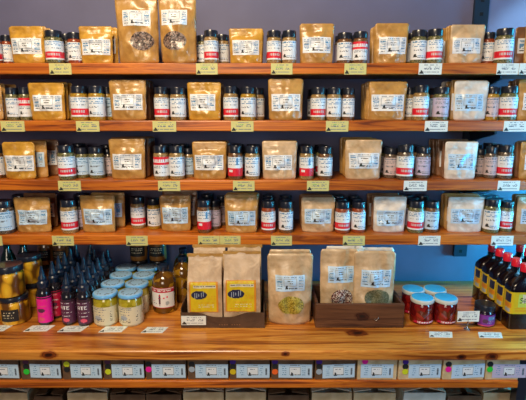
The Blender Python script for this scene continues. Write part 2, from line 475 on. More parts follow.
# jars: (centre px, width px, top row, offset behind the shelf front, label style, contents, turn in degrees)
JARS = [
 [(-5, 16, 33, .045, 'R', 'red', 0), (7.5, 14, 34.5, .075, 'P', 'red', -5), (54.5, 17.5, 29.6, .030, 'R', 'green', 8), (67, 13.5, 33.5, .095, 'P', 'brown', 10),
  (75.5, 14.6, 32, .045, 'P', 'red', 5), (203, 13.5, 35, .085, 'P', 'green', -10), (211.3, 14.5, 29.6, .030, 'R', 'tan', 6), (222.5, 14, 34, .085, 'P', 'tan', 0),
  (274, 14.2, 30, .030, 'R', 'tan', 10), (289.2, 14.2, 30, .030, 'P', 'tan', -5), (344.5, 15, 32, .040, 'P', 'brown', 8), (360.2, 14.6, 31, .035, 'T', 'brown', -4),
  (418.3, 15, 29.3, .035, 'P', 'green', 5), (434.6, 15.4, 28.4, .032, 'R', 'green', 12), (487.5, 14, 31.8, .075, 'P', 'red', -12), (503.8, 17, 27.5, .035, 'R', 'green', 5)],
 [(12.8, 13.5, 87.5, .045, 'P', 'green', 4), (25.6, 13.2, 87.3, .050, 'T', 'green', 0), (79.8, 16.8, 86, .030, 'R', 'yellow', 5), (97.2, 16, 86, .030, 'P', 'yellow', -6),
  (108, 13.5, 87, .080, 'B', 'yellow', 10), (161.7, 14.6, 87, .035, 'R', 'tan', 14), (178.2, 15.6, 87.3, .035, 'P', 'tan', 3), (230.8, 14.6, 86.3, .035, 'R', 'tan', 6),
  (248.3, 15.6, 86.8, .035, 'P', 'yellow', -8), (257.6, 13.5, 88, .085, 'P', 'tan', 0), (318.2, 15, 87.5, .035, 'R', 'tan', 4), (333.8, 14.4, 87.5, .037, 'P', 'tan', 0),
  (348, 13, 88, .055, 'P', 'brown', 0), (409, 12.5, 88, .080, 'P', 'tan', -10), (420.6, 15.4, 85.5, .032, 'R', 'tan', 5), (440.8, 15.6, 87, .040, 'L', 'green', 10),
  (491, 14.2, 87, .050, 'K', 'yellow', 0), (508.3, 16.4, 86, .037, 'R', 'green', -4)],
 [(-3, 15, 147, .060, 'P', 'brown', 0), (66.8, 16.4, 146, .030, 'R', 'green', 12), (82.4, 13, 148, .070, 'B', 'green', 0), (96.8, 15, 147.5, .060, 'B', 'green', 8), (108.5, 13, 149, .110, 'K', 'dark', 0),
  (161.3, 15, 146.3, .032, 'T', 'tan', 0), (177, 15.2, 146.5, .034, 'P', 'tan', 5), (188.5, 13, 148.5, .085, 'B', 'tan', 10), (235.3, 14.6, 146.5, .032, 'S', 'brown', 0),
  (252.3, 14.6, 147, .035, 'P', 'tan', -5), (306.6, 14, 147, .035, 'S', 'tan', 4), (325.2, 14.4, 147.5, .040, 'P', 'brown', 8), (390.4, 13.4, 148.5, .065, 'K', 'dark', 0),
  (405, 16.4, 145.6, .032, 'R', 'dark', 10), (422.8, 14.4, 147.5, .060, 'L', 'dark', 0), (479, 13, 149.5, .095, 'K', 'dark', 0), (490.5, 13.2, 147.5, .055, 'K', 'dark', -8), (505, 15.6, 145.7, .045, 'R', 'dark', 8)],
 [(4.5, 18, 202, .040, 'B', 'dark', 5), (15.8, 12.6, 204, .095, 'B', 'dark', 0), (69.4, 15.8, 201, .045, 'R', 'tan', 10), (80.5, 12.6, 201, .095, 'L', 'dark', 0),
  (138.2, 14.2, 198, .110, 'R', 'tan', 5), (154.2, 13.2, 199.6, .100, 'P', 'yellow', 0), (204.3, 14, 201, .050, 'S', 'brown', 8), (214.5, 12.6, 201.5, .100, 'L', 'dark', 0), (222, 11, 197, .155, 'K', 'dark', 0),
  (268.4, 14, 202, .045, 'R', 'red', -3), (286, 14, 202.4, .047, 'P', 'brown', 12), (342.6, 14.8, 203, .045, 'R', 'red', 6), (358.4, 13.8, 202.8, .050, 'P', 'red', 10),
  (415.8, 15.4, 202, .050, 'R', 'green', 0), (431.4, 14.2, 202.4, .055, 'B', 'brown', 8), (491.2, 15.6, 200.3, .050, 'P', 'green', -5), (505.8, 13.2, 202.3, .065, 'R', 'green', 10)],
]
# pouches: (x0, x1, top row, offset, tone, label px (x0,x1,y0,y1), how many stand behind, their tone, extra turn)
POUCH = [
 [(10.5, 45, 26.2, .030, 'mustard', (12, 42.5, 38, 54), 2, 'tan', 0), (80, 113, 26.3, .030, 'mustard', (82, 111, 39, 55), 0, 'tan', 2), (229, 263, 28.6, .030, 'mustard', (232, 259.5, 40, 55), 2, 'tan', 0),
  (299.8, 333.8, 23.6, .030, 'tan', (302, 331, 37, 53), 2, 'tan', 0), (374.4, 408, 23.3, .030, 'tan', (378, 406, 37, 54), 4, 'tan', 0),
  (449.3, 484, 24.7, .030, 'pale', (451.5, 480, 38, 53.5), 4, 'tan', 0), (524, 558, 24, .030, 'tan', (527, 555, 38, 54), 0, 'brown', 0)],
 [(-30, 3, 84, .030, 'tan', (-27, 1, 95, 111), 1, 'tan', 0), (29.4, 65.6, 83, .030, 'mustard', (34, 63, 95, 111), 2, 'mustard', 0), (110, 147, 79.8, .030, 'tan', (113.5, 143.5, 94, 110), 5, 'brown', 0),
  (187.5, 221.5, 82.3, .030, 'mustard', (190, 216, 94, 110.5), 2, 'brown', -2), (268, 303, 78.6, .020, 'tan', (271, 300.5, 94, 111), 3, 'tan', 0),
  (368, 406.5, 81.7, .030, 'tan', (370.5, 404, 94.5, 111), 6, 'tan', 0), (453, 487.5, 80.6, .030, 'silver', (453.8, 482.5, 94, 111), 3, 'tan', 0), (517, 551, 79.5, .030, 'tan', (521, 549, 93, 110), 3, 'brown', 0)],
 [(3.5, 36, 142, .030, 'mustard', (6, 34.8, 155.5, 171), 0, 'tan', 0), (110, 146, 138.8, .035, 'tan', (113, 142.5, 154, 169.5), 6, 'brown', 0),
  (192.5, 227, 141.6, .030, 'tan', (194.8, 224, 155, 170), 2, 'brown', 0), (262, 297, 141, .030, 'pale', (264, 292.5, 155, 170), 1, 'tan', 0),
  (344.7, 381.5, 139.8, .030, 'pale', (348, 379, 153, 168.5), 6, 'tan', 0), (444, 477, 141.6, .030, 'silver', (447, 473, 154, 170), 7, 'brown', 0), (519, 553, 142, .030, 'tan', (523, 550, 155, 170), 2, 'brown', 0)],
 [(15.5, 51, 197.3, .045, 'tan', (19, 48, 210, 224.5), 0, 'brown', 2), (81, 115.5, 195.3, .045, 'tan', (84, 113, 209, 224.5), 0, 'tan', 0),
  (160, 191, 195.5, .060, 'tan', (162.5, 188.5, 207.5, 223.5), 1, 'brown', 0), (224.5, 258, 194.8, .040, 'tan', (227.5, 256, 211, 225.5), 2, 'tan', 0),
  (301, 335, 197.3, .050, 'pale', (304, 331.5, 209, 223.5), 3, 'brown', 0), (373, 406, 196.6, .050, 'silver', (376, 404, 210.5, 225.5), 1, 'brown', 0),
  (447, 483.5, 197, .050, 'silver', (449.5, 480, 209, 223.5), 3, 'tan', 0), (516, 549, 196.5, .050, 'pale', (519.5, 547, 209, 224), 2, 'brown', 0)],
]
GRP_P = ['small kraft pouches on the top shelf', 'small kraft pouches on the second shelf', 'small kraft pouches on the third shelf', 'small kraft pouches on the lowest wall shelf']
TONEW = {'mustard': 'golden kraft pouch', 'tan': 'tan kraft pouch', 'pale': 'pale kraft pouch', 'silver': 'silvery white pouch', 'brown': 'brown kraft pouch', 'gray': 'paper bag'}
rng = random.Random(5)
jar_pos = []
for s in range(4):
    z = SHELVES[s]; row = JARS[s]; counts = {}; reds = 0
    front = sorted(row)
    made = []
    for (px, wpx, top, d, st, co, rz) in front:
        Y = SHELF_Y + d; x = X_at(px, Y, z + .05); w = wpx * zc(Y, z + .05) / F
        h = z_at(top, Y - w / 2) - z
        made.append((x, Y, w, h, st, co, rz, px))
    # narrow any pair that would touch
    for k in range(len(made)):
        for q in range(k + 1, len(made)):
            a, b = made[k], made[q]; dd = math.hypot(a[0] - b[0], a[1] - b[1]); need = (a[2] + b[2]) / 2 + .0012
            if dd < need:
                f_ = dd / need
                made[k] = (a[0], a[1], a[2] * f_, *a[3:]); made[q] = (b[0], b[1], b[2] * f_, *b[3:])
    for k, (x, Y, w, h, st, co, rz, px) in enumerate(made):
        t = spice_jar(x, Y, z, w, h, st, co, radians(rz) * .8 - math.atan2(x, Y) * .35)
        counts[st] = counts.get(st, 0) + 1
        where = SHN[s]
        tag(t, '%s black-lidded spice jar, %s %s one from left on the %s' % (LOOK[st], ORD[counts[st] - 1], LOOK[st].split('-')[0] if st in 'RST' else 'such', where), 'jar', 'spice jars on the ' + where)
        jar_pos.append((s, x, Y, w))
    # the rows behind: two more deep where there is room
    cnt = 0; prev = None
    base = [m for m in made if m[1] < SHELF_Y + .07]
    for (x, Y, w, h, st, co, rz, px) in base:
        for dep in (.056, .112):
            Yb = Y + dep; xb = x + rng.uniform(-.003, .003)
            if any(p[0] == s and math.hypot(p[1] - xb, p[2] - Yb) < (w + p[3]) / 2 + .001 for p in jar_pos): continue
            if Yb > 1.70: continue
            if s == 0 and dep > .1: continue
            t = spice_jar(xb, Yb, z, w * .97, h * .99, rng.choice('PPRLKB'), rng.choice(['brown', 'tan', 'dark', 'green']), rng.uniform(-.5, .5))
            jar_pos.append((s, xb, Yb, w))
            i_ = [m[7] for m in made].index(px)
            tag(t, 'shadowed spice jar %s deep behind the %s jar from left, %s' % ('two' if dep < .1 else 'three', ORD[i_], SHN[s]), 'jar', 'spice jars standing behind on the ' + SHN[s])

seed = 1
for s in range(4):
    z = SHELVES[s]; cl = 0
    for (x0, x1, top, d, tone, lp, nb, btone, turn) in POUCH[s]:
        cl += 1; seed += 1
        cx = (x0 + x1) / 2; Y = SHELF_Y + d
        x = X_at(cx, Y, z + .06); w = (x1 - x0) * zc(Y, z + .06) / F; h = z_at(top, Y) - z
        zt, zb = z_at(lp[2], Y - .01), z_at(lp[3], Y - .01)
        lab = ((lp[0] - x0) / (x1 - x0), (zb - z) / h, (lp[1] - x0) / (x1 - x0), (zt - z) / h)
        lab = (max(.03, lab[0]), lab[1], min(.97, lab[2]), lab[3])
        nm = 'kraft_pouch' if tone != 'silver' else 'film_pouch'
        o = make_pouch((x, Y, z), w, h, tone, seed, .026, lab, rz=radians(turn), name=nm, crumple=1.35, art=pouch_art(seed, base='cool' if (tone == 'silver' or (s == 3)) else 'paper'))
        tag(o, '%s with white label, %s front pouch from left on the %s' % (TONEW[tone], ORD[cl - 1], SHN[s]), 'pouch', GRP_P[s])
        if nb:
            bm_ = None
            for k in range(nb):
                Yb = Y + .027 + .0215 * k
                if Yb > 1.735: break
                if bm_ is None:
                    seed += 1
                    bo = make_pouch((0, 0, 0), w * .99, h * 1.0, btone, seed, .016, lab, name='kraft_pouch', art=pouch_art(seed, 30, 14), crumple=.5)
                else: bo = copy_tree(first_b)
                if bm_ is None: first_b = bo; bm_ = 1
                bo.location = (x + rng.uniform(-.003, .003) + (.004 if k % 2 else 0), Yb, z); bo.rotation_euler = (0, radians(rng.uniform(-.6, .6)), radians(rng.uniform(-1.5, 1.5)))
                bo.location.z += w * .5 * abs(sin(bo.rotation_euler.y))
                bo.scale = (1, 1, 1 + rng.uniform(-.01, .03))
                tag(bo, '%s, %s back in the stack behind front pouch %s, %s' % (TONEW[btone], ORD[k], ['one', 'two', 'three', 'four', 'five', 'six', 'seven', 'eight'][cl - 1], SHN[s]), 'pouch', 'pouches stacked behind on the ' + SHN[s])

# odd pouches that lean out behind the front ones: (shelf, x0, x1, top, offset, tone, label)
ODD = [(0, 91, 118.5, 27.5, .065, 'mustard', 'golden kraft pouch edge behind the second front pouch, top shelf'),
       (0, 514, 545, 27, .060, 'brown', 'brown kraft pouch at the far right behind jars, top shelf'),
       (1, -2, 18, 84.5, .100, 'tan', 'tan kraft pouch behind the first jars at far left, second shelf down'),
       (1, 38, 68.8, 84, .095, 'mustard', 'golden pouch set far back behind second front pouch, second shelf down'),
       (2, 17, 48, 141, .065, 'tan', 'tan kraft pouch half hidden beside first front pouch, third shelf down'),
       (2, 30, 60, 139.5, .120, 'brown', 'dark kraft pouch farthest back near left end, third shelf down'),
       (2, 505, 533, 145, .110, 'brown', 'brown kraft pouch behind the jars at right end, third shelf down'),
       (3, 25, 58, 193, .120, 'brown', 'dark brown pouch behind the leaning tan one, lowest wall shelf'),
       (3, 92, 125.5, 192.5, .115, 'tan', 'tan pouch with bluish label behind second front pouch, lowest wall shelf'),
       (3, 163, 198, 189.5, .130, 'brown', 'dark brown pouch high behind the third front pouch, lowest wall shelf'),
       (3, 366, 398, 193, .130, 'brown', 'dark brown pouch behind the white pouch, lowest wall shelf'),
       (1, 440, 462, 81.5, .135, 'silver', 'crumpled white pouch top behind the silvery pouch, second shelf down')]
for (s, x0, x1, top, d, tone, label) in ODD:
    seed += 1; Y = SHELF_Y + d; z = SHELVES[s]
    x = X_at((x0 + x1) / 2, Y, z + .06); w = (x1 - x0) * zc(Y, z + .06) / F; h = z_at(top, Y) - z
    o = make_pouch((x, Y, z), w, h, tone, seed, .014, (.08, .30, .92, .70), art=pouch_art(seed, 30, 14, 'cool' if tone == 'tan' else 'paper'), crumple=.6)
    tag(o, label, 'pouch', 'pouches standing apart behind the front rows')

# two tall pouches with windows on the top shelf
seeds_dark = grains('dark_loose_tea', (0.02, 0.015, 0.015), (0.13, 0.085, 0.07), (0.34, 0.24, 0.20), 260, coat=.3)
yellow_seed = grains('green_yellow_seeds', (0.16, 0.12, 0.01), (0.36, 0.28, 0.03), (0.52, 0.42, 0.07), 300, coat=.3)
mixed_seed = grains('speckled_pepper_mix', (0.015, 0.012, 0.015), (0.20, 0.05, 0.04), (0.70, 0.62, 0.55), 300, coat=.3)
green_seed = grains('grey_green_seeds', (0.08, 0.085, 0.045), (0.14, 0.15, 0.08), (0.22, 0.22, 0.14), 380, coat=.3)
def big_pouch(x0, x1, ytop, z, Y, tone, lp, win, winmat, label, t0=.05, rz=0, group=None, labelled=True):
    global seed
    seed += 1
    cx = (x0 + x1) / 2; x = X_at(cx, Y, z + .1); w = (x1 - x0) * zc(Y, z + .1) / F; h = z_at(ytop, Y) - z
    art = pouch_art(seed, base='cool') if z < SHELVES[3] else None
    f_ = lambda py: (z_at(py, Y - t0 * .35) - z) / h
    u_ = lambda px: (px - x0) / (x1 - x0)
    lab = (u_(lp[0]), f_(lp[3]), u_(lp[1]), f_(lp[2])) if lp else (.1, .5, .9, .7)
    wn = None
    if win:
        wx, wy, rx_, ry_ = win
        wn = (u_(wx), f_(wy), rx_ / (x1 - x0), abs(f_(wy - ry_) - f_(wy + ry_)) / 2, winmat)
    o = make_pouch((x, Y, z), w, h, tone, seed, t0, lab, wn, radians(rz), name='kraft_pouch', labelled=bool(lp), crumple=1.8, art=art)
    tag(o, label, 'pouch', group)
    return o
z = SHELVES[0]
big_pouch(116.5, 159, -6, z, SHELF_Y + .035, 'tan', (124, 152, 9.5, 26), (143.5, 41, 12, 9.5), seeds_dark, 'tall kraft pouch with dark tea window, left of the pair on the top shelf', group='tall window pouches on the top shelf')
big_pouch(159.6, 197, -7, z, SHELF_Y + .035, 'tan', (162, 188.5, 9, 25), (175, 41, 12.5, 9.5), seeds_dark, 'tall kraft pouch with dark tea window, right of the pair on the top shelf', group='tall window pouches on the top shelf')

# ------------------------------------------------------------------ price tags
def tag_art(base, sd, logo=True):
    r = random.Random(sd); p = Paint(36, 16, base)
    p.words(.22, .84, .8, 'gray', r, .7)
    for k in range(3): p.words(.22, .62 - k * .1, .55, ['green', 'gray', 'gray'][k] if base == 'tag' else 'gray', r, .6); p.words(.66, .62 - k * .1, .88, 'gray', r, .65)
    p.words(.2, .16, .9, 'gray', r, .9)
    if logo: p.tri(.12, .06, .40, .09, 'ink')
    return p
def tag_mesh(base, sd, w, h, logo=True):
    me = tag_art(base, sd, logo).mesh('tag_face', lambda u, v: ((u - .5) * w, -.0012, v * h))
    return me
TAGS = [[(49, 71), (196, 217.5), (271, 292.5), (344.5, 366.5), (419, 442), (497, 519), (519.6, 541)],
        [(.5, 24), (76, 99), (152.5, 176), (231, 253.5), (326, 348.5), (425, 448), (504, 527)],
        [(58, 80.5), (158, 180), (233, 254.5), (307, 329), (404, 427), (498, 520)],
        [(-20, 1.8), (52, 73.5), (126, 147.5), (198, 219.5), (219.9, 240.5), (271, 292), (343, 365), (418.5, 440.5), (491.5, 513.5)]]
CASES = [(77.5, 8.5)] 
for s in range(4):
    for k, (a, b) in enumerate(TAGS[s]):
        z = SHELVES[s]; cx = (a + b) / 2; base = 'tagw' if cx > 400 else 'tag'  # tags at the right get paler card: bluish light put into their colour
        w = (b - a) * zc(SHELF_Y, z) / F
        t = empty('shelf_price_tag', (X_at(cx, SHELF_Y, z), SHELF_Y - .0012, z - .0355))
        g = Geo().box(-w / 2, w / 2, -.0010, .0012, 0, .0345)
        put('tag_card', g.mesh('tag_card', P[base]), t)
        put('printed_face', tag_mesh(base, s * 20 + k, w, .0345, not (s == 3 and k == 4)), t)
        tag(t, '%s price tag on the edge of the %s, %s tag from left' % ('pale' if base == 'tagw' else 'yellow', SHN[s], ORD[k]), 'price tag', 'price tags on the shelf edges')

# ------------------------------------------------------------------ shelves, wall, rail
TH_S = .034
for s in range(4):
    me = Geo().box(-1.25, 1.25, SHELF_Y, WALL_Y - .016, SHELVES[s] - TH_S, SHELVES[s]).mesh('shelf_board', M['shelf'][s])
    o = bevelled(put('wooden_shelf', me), .003)
    tag(o, 'long orange wooden shelf board, %s, carrying jars and pouches' % ['topmost of the four', 'second from the top of four', 'third from the top of four', 'lowest of the four on the wall'][s], 'shelf', 'wall shelves')
def structure(name, g, mat):
    o = put(name, g.mesh(name, mat)); o['kind'] = 'structure'; return o
structure('wall_back', Geo().box(-2.2, 1.75, WALL_Y, WALL_Y + .1, 0, 3.7), M['wall'])
structure('floor', Geo().box(-2.2, 1.85, -2.5, WALL_Y + .1, -.05, 0), M['floor'])
g = Geo()      # unseen right wall added as light blocker; its opening shapes the shaft
WX = 1.65
g.box(WX, WX + .1, -2.5, 1.27, 0, 3.7); g.box(WX, WX + .1, 1.72, WALL_Y, 0, 3.7)
g.box(WX, WX + .1, 1.27, 1.72, 0, .8); g.box(WX, WX + .1, 1.27, 1.72, 2.455, 3.7)
structure('wall_right_blocker', g, M['wall'])

rail = empty('shelf_rail', (.789, WALL_Y, 0))
g = Geo(); zb, ztp = z_at(256.5, WALL_Y - .015), 2.35
W2 = .0255
g.box(-W2, W2, -.015, 0, zb, ztp)
k = 0; zz = zb + .022
while zz < ztp - .03:
    g.box(-.006, .006, -.0156, -.0145, zz - .006, zz + .006, 1); zz += .047
put('slotted_upright', g.mesh('slotted_upright', [M['darkmetal'], M['hole']]), rail)
for s in range(4):
    zt = SHELVES[s] - TH_S
    v = [(-.004, -.015, zt - .05), (.004, -.015, zt - .05), (.004, -.015, zt - .0005), (-.004, -.015, zt - .0005), (-.004, -.20, zt - .012), (.004, -.20, zt - .012), (.004, -.20, zt - .0005), (-.004, -.20, zt - .0005)]
    f = [[0, 3, 7, 4], [1, 5, 6, 2], [0, 4, 5, 1], [3, 2, 6, 7], [4, 7, 6, 5], [0, 1, 2, 3]]
    put('bracket', raw_mesh('bracket', v, f, [M['darkmetal']], None, False), rail)
tag(rail, 'dark slotted metal upright on the wall behind the right shelf end', 'shelf rail')

# ------------------------------------------------------------------ counter
X1 = 0.757
YF = CT_Y0
z352 = z_at(361, YF); TC = CT - z352
zbd = z_at(381.3, YF + .01); zbb = z_at(388.6, YF + .01)
KN = [(X_at(48, YF, CT), YF, z_at(355, YF), .024, .012), (X_at(493, YF, CT), YF, z_at(356.5, YF), .020, .011),
      (X_at(357, Y_on(333, CT), CT), Y_on(333, CT), CT, .034, .020), (X_at(285, YF, CT), YF, z_at(354, YF), .012, .008), (X_at(462, YF, CT), YF, z_at(357, YF), .014, .008), (X_at(225, YF, CT), YF + .1, z_at(360, YF), .012, .008)]
M['counter'] = wood('counter_wood', (0.25, 0.062, 0.007), (0.54, 0.175, 0.020), (0.76, 0.33, 0.055), KN, off=21, grain=20, coat=.3, rough=.3)
ctr = bevelled(put('wooden_worktop', Geo().box(-1.25, 1.25, YF, WALL_Y, CT - TC, CT).mesh('worktop', M['counter'])), .006, 3)
tag(ctr, 'thick knotted orange wood worktop running under the wall shelves', 'counter')
o = bevelled(put('counter_shelf', Geo().box(-1.25, X1, YF + .012, WALL_Y, zbb, zbd).mesh('lower_shelf', M['shelf'][1])), .003)
tag(o, 'orange wooden board under the worktop carrying the small labelled boxes', 'shelf')
zlow = z_at(393, 1.27) - .16
o = put('counter_shelf', Geo().box(-1.25, 1.25, YF + .03, WALL_Y, zlow - .03, zlow).mesh('bottom_shelf', M['shelf'][2]))
tag(o, 'lowest wooden board in shadow under the open cartons', 'shelf')
for xx, zt_, lb in ((-1.22, zlow - .03, 'left'), (1.18, zlow - .03, 'right')):
    o = put('counter_post', Geo().box(xx, xx + .035, YF + .05, YF + .09, 0, zt_).mesh('post', M['black'])); tag(o, 'dark square post under the lowest board at its %s end' % lb, 'post')
o = put('counter_post', Geo().box(.760, .790, YF + .02, YF + .05, zlow, CT - TC).mesh('post', M['black'])); tag(o, 'dark upright post beside the right end of the lower board', 'post')

# small labelled kraft boxes in the slot below the worktop
EDGES = [-21, 20.3, 61.8, 102.8, 145, 187, 229, 270.6, 314, 356.5, 397.5, 441.8, 484.8, 529]
LAB = [(-12, 19), (30.5, 61), (71, 101.5), (112, 144), (152, 185.5), (195.5, 228), (236.5, 269.5), (278.5, 312), (322.5, 354.5), (360.5, 393), (408.5, 440.5), (451.5, 484), (492, 526)]
STK = [[], ['plum', 'ink', 'green'], ['lime', 'ink'], ['plum', 'ink', 'lime'], ['ink', 'magenta'], ['ink', 'lgray'], ['purple', 'ink', 'yellow'], ['purple', 'ink', 'orange'], ['purple', 'ink', 'lgray'], ['magenta'], ['purple', 'ink', 'lime'], ['ink', 'magenta'], ['ink', 'green']]
P['sgreen'] = flat('green_sticker', (0.03, 0.62, 0.05), .4); P['slime'] = flat('lime_sticker', (0.62, 0.70, 0.02), .4)
P['sorange'] = flat('orange_sticker', (0.9, 0.14, 0.02), .4); P['spurple'] = flat('violet_sticker', (0.06, 0.015, 0.26), .4)
SM = {'green': 'sgreen', 'lime': 'slime', 'orange': 'sorange', 'purple': 'spurple', 'magenta': 'magenta', 'ink': 'ink', 'plum': 'plum', 'yellow': 'yellow', 'lgray': 'lgray'}
SW = {'green': 'green', 'lime': 'lime', 'orange': 'orange', 'purple': 'violet', 'magenta': 'pink', 'ink': 'black', 'plum': 'plum', 'yellow': 'yellow', 'lgray': 'grey'}
YB = YF + .018
for k in range(13):
    a, b = EDGES[k], EDGES[k + 1]; zm = zbd + .02
    xa, xb = X_at(a + .8, YB, zm), min(X_at(b - .8, YB, zm), .7575); cx = (xa + xb) / 2; w = xb - xa
    hB = (CT - TC) - zbd - .004
    t = empty('spice_box', (cx, YB, zbd))
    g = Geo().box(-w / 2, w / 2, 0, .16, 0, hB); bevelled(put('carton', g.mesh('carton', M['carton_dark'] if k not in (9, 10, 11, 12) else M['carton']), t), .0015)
    la, lb = X_at(LAB[k][0], YB, zm) - cx, X_at(LAB[k][1], YB, zm) - cx
    z1, z0 = z_at(364.5, YB) - zbd, max(.0015, z_at(378, YB) - zbd)
    tl = {0: -.002, 2: -.0012, 8: .003, 11: .004, 10: .001, 7: -.001, 1: -.002}.get(k, 0)
    r = random.Random(k); p = Paint(56, 20, 'cool' if k != 12 else 'lilac')
    for v in (.2, .35, .5, .65, .8): p.words(.10, v, .24, 'blue', r, .6); p.words(.70, v, .80, 'blue', r, .6)
    p.rect(.33, .25, .64, .78, 'paper'); p.frame(.32, .22, .66, .8, 'lgray'); p.words(.40, .6, .58, 'gray', r, .7); p.words(.34, .9, .64, 'gray', r, .8)
    p.tri(.40, .15, .38, .04, 'ink'); p.words(.45, .18, .66, 'ink', r, .7); p.rect(.87, .18, .93, .72, 'gray'); p.words(.87, .3, .93, 'ink', r, .6); p.words(.87, .5, .93, 'ink', r, .6)
    put('address_label', p.mesh('box_label', lambda u, v: (la + u * (lb - la), -.0008, z0 + v * (z1 - z0) + tl * (u - .5) * 2 * .6 + .0012)), t)
    st = STK[k]; sx = {9: .012}.get(k, -.0105) + la
    if k == 12: sx = la - .008
    zz = hB - .008 if len(st) == 3 else hB - .017
    for q, c in enumerate(st):
        g = Geo().lathe([(.0090, 0), (.0090, .0006)], 20)
        o = put('dot_sticker', g.mesh('dot_sticker', P[SM[c]]), t, (max(sx, -w / 2 + .0095), -.0003 - q * .0003, min(hB - .009, zz) if k != 9 else hB - .008), (pi / 2, 0, 0))
        o['label'] = SW[c] + ' round sticker'
        zz -= .0165
    desc = ('with ' + ' and '.join([SW[c] for c in st][-2:]) + ' dots') if st else 'cut by the left edge'
    tag(t, 'kraft box %s in the slot under the worktop, %s from left' % (desc, ORD[k]), 'box', 'labelled boxes under the worktop')

# open cartons on the bottom shelf
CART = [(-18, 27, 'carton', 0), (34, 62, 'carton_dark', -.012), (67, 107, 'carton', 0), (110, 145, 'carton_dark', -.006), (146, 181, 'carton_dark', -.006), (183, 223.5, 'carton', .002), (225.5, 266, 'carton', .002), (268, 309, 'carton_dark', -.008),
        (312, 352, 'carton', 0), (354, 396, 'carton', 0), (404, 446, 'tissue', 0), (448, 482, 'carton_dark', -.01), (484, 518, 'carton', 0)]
for k, (a, b, mt, dz) in enumerate(CART):
    Yc = YF + .055; ztop = z_at(393, Yc) + dz; xa, xb = X_at(a, Yc, ztop), X_at(b, Yc, ztop)
    cx = (xa + xb) / 2; w = xb - xa; hC = ztop - zlow; D_ = .27; th = .003
    t = empty('open_carton', (cx, Yc, zlow))
    g = Geo().box(-w / 2, w / 2, 0, th, 0, hC).box(-w / 2, w / 2, D_ - th, D_, 0, hC).box(-w / 2, -w / 2 + th, th, D_ - th, 0, hC).box(w / 2 - th, w / 2, th, D_ - th, 0, hC).box(-w / 2, w / 2, 0, D_, 0, th)
    put('carton_body', g.mesh('carton_body', M[mt]), t)
    # half-closed flaps
    for sgn in (-1, 1):
        mtx = Matrix.Translation((sgn * w / 2, 0, hC)) @ Matrix.Rotation(sgn * radians(8 if (k % 2) else 14), 4, 'Y')
        x0, x1 = (0, w * .42) if sgn < 0 else (-w * .42, 0)
        g = Geo().box(x0, x1, .004, D_ - .004, .0002, .003, mt=mtx)
        put('flap', g.mesh('flap', M['carton_inner'] if mt != 'carton_dark' else M['carton_dark']), t)
    g = Geo().box(-w / 2 + .006, w / 2 - .006, .006, D_ - .006, hC - .05, hC - .018); put('wrapping', g.mesh('wrapping', M['tissue' if mt != 'carton_dark' else 'carton_dark']), t)
    tag(t, '%s open-topped carton below the lower board, %s from left' % ({'carton': 'kraft', 'carton_dark': 'dark brown', 'tissue': 'whitish'}[mt], ORD[k]), 'carton', 'open cartons under the counter')

# ------------------------------------------------------------------ things on the counter
def on_counter(cx, ybase, r_px):
    Y = Y_on(ybase, CT); r = r_px * zc(Y, CT + .03) / F
    Yc = Y + r * .96
    return X_at(cx, Yc, CT + .03), Yc, r * zc(Yc, CT) / zc(Y, CT)
# flat tags lying on the counter
FLAT = [(-12, 9, 328.5, 3), (27, 52, 328.6, 2), (60.5, 86, 329, 2), (101, 126, 329.5, 2), (143, 166.5, 330.2, 0), (428, 453.5, 334.8, -2), (477.5, 503, 335.3, -2)]
wh = ['cut by the left edge', 'before the pink and magenta bottles', 'before the dark syrup bottles', 'before the blue-lidded jars', 'before the amber bottle', 'before the red jars', 'before the black jar']
for k, (a, b, y, rz) in enumerate(FLAT):
    Y = Y_on(y, CT); w = (b - a) * zc(Y, CT) / F * .90; dp = Y_on(325.8 + (y - 329), CT) - Y_on(331.5 + (y - 329), CT)
    me = tag_art('tagw', 50 + k).mesh('flat_tag', lambda u, v: ((u - .5) * w + (v - .5) * .012, (v - .5) * dp, .0016))
    t = empty('counter_tag', (X_at((a + b) / 2, Y, CT), Y, CT), radians(rz))
    g = Geo(); g.v = [((sx) * w / 2 + sy * .006, sy * dp / 2, zz) for zz in (0, .0014) for sx, sy in ((-1, -1), (1, -1), (1, 1), (-1, 1))]
    g.f = [[3, 2, 1, 0], [4, 5, 6, 7], [0, 1, 5, 4], [1, 2, 6, 5], [2, 3, 7, 6], [3, 0, 4, 7]]; g.i = [0] * 6
    put('tag_card', g.mesh('flat_card', P['tagw']), t); put('printed_face', me, t)
    tag(t, 'white price card lying flat on the counter, ' + wh[k], 'price tag', 'price cards lying on the counter')

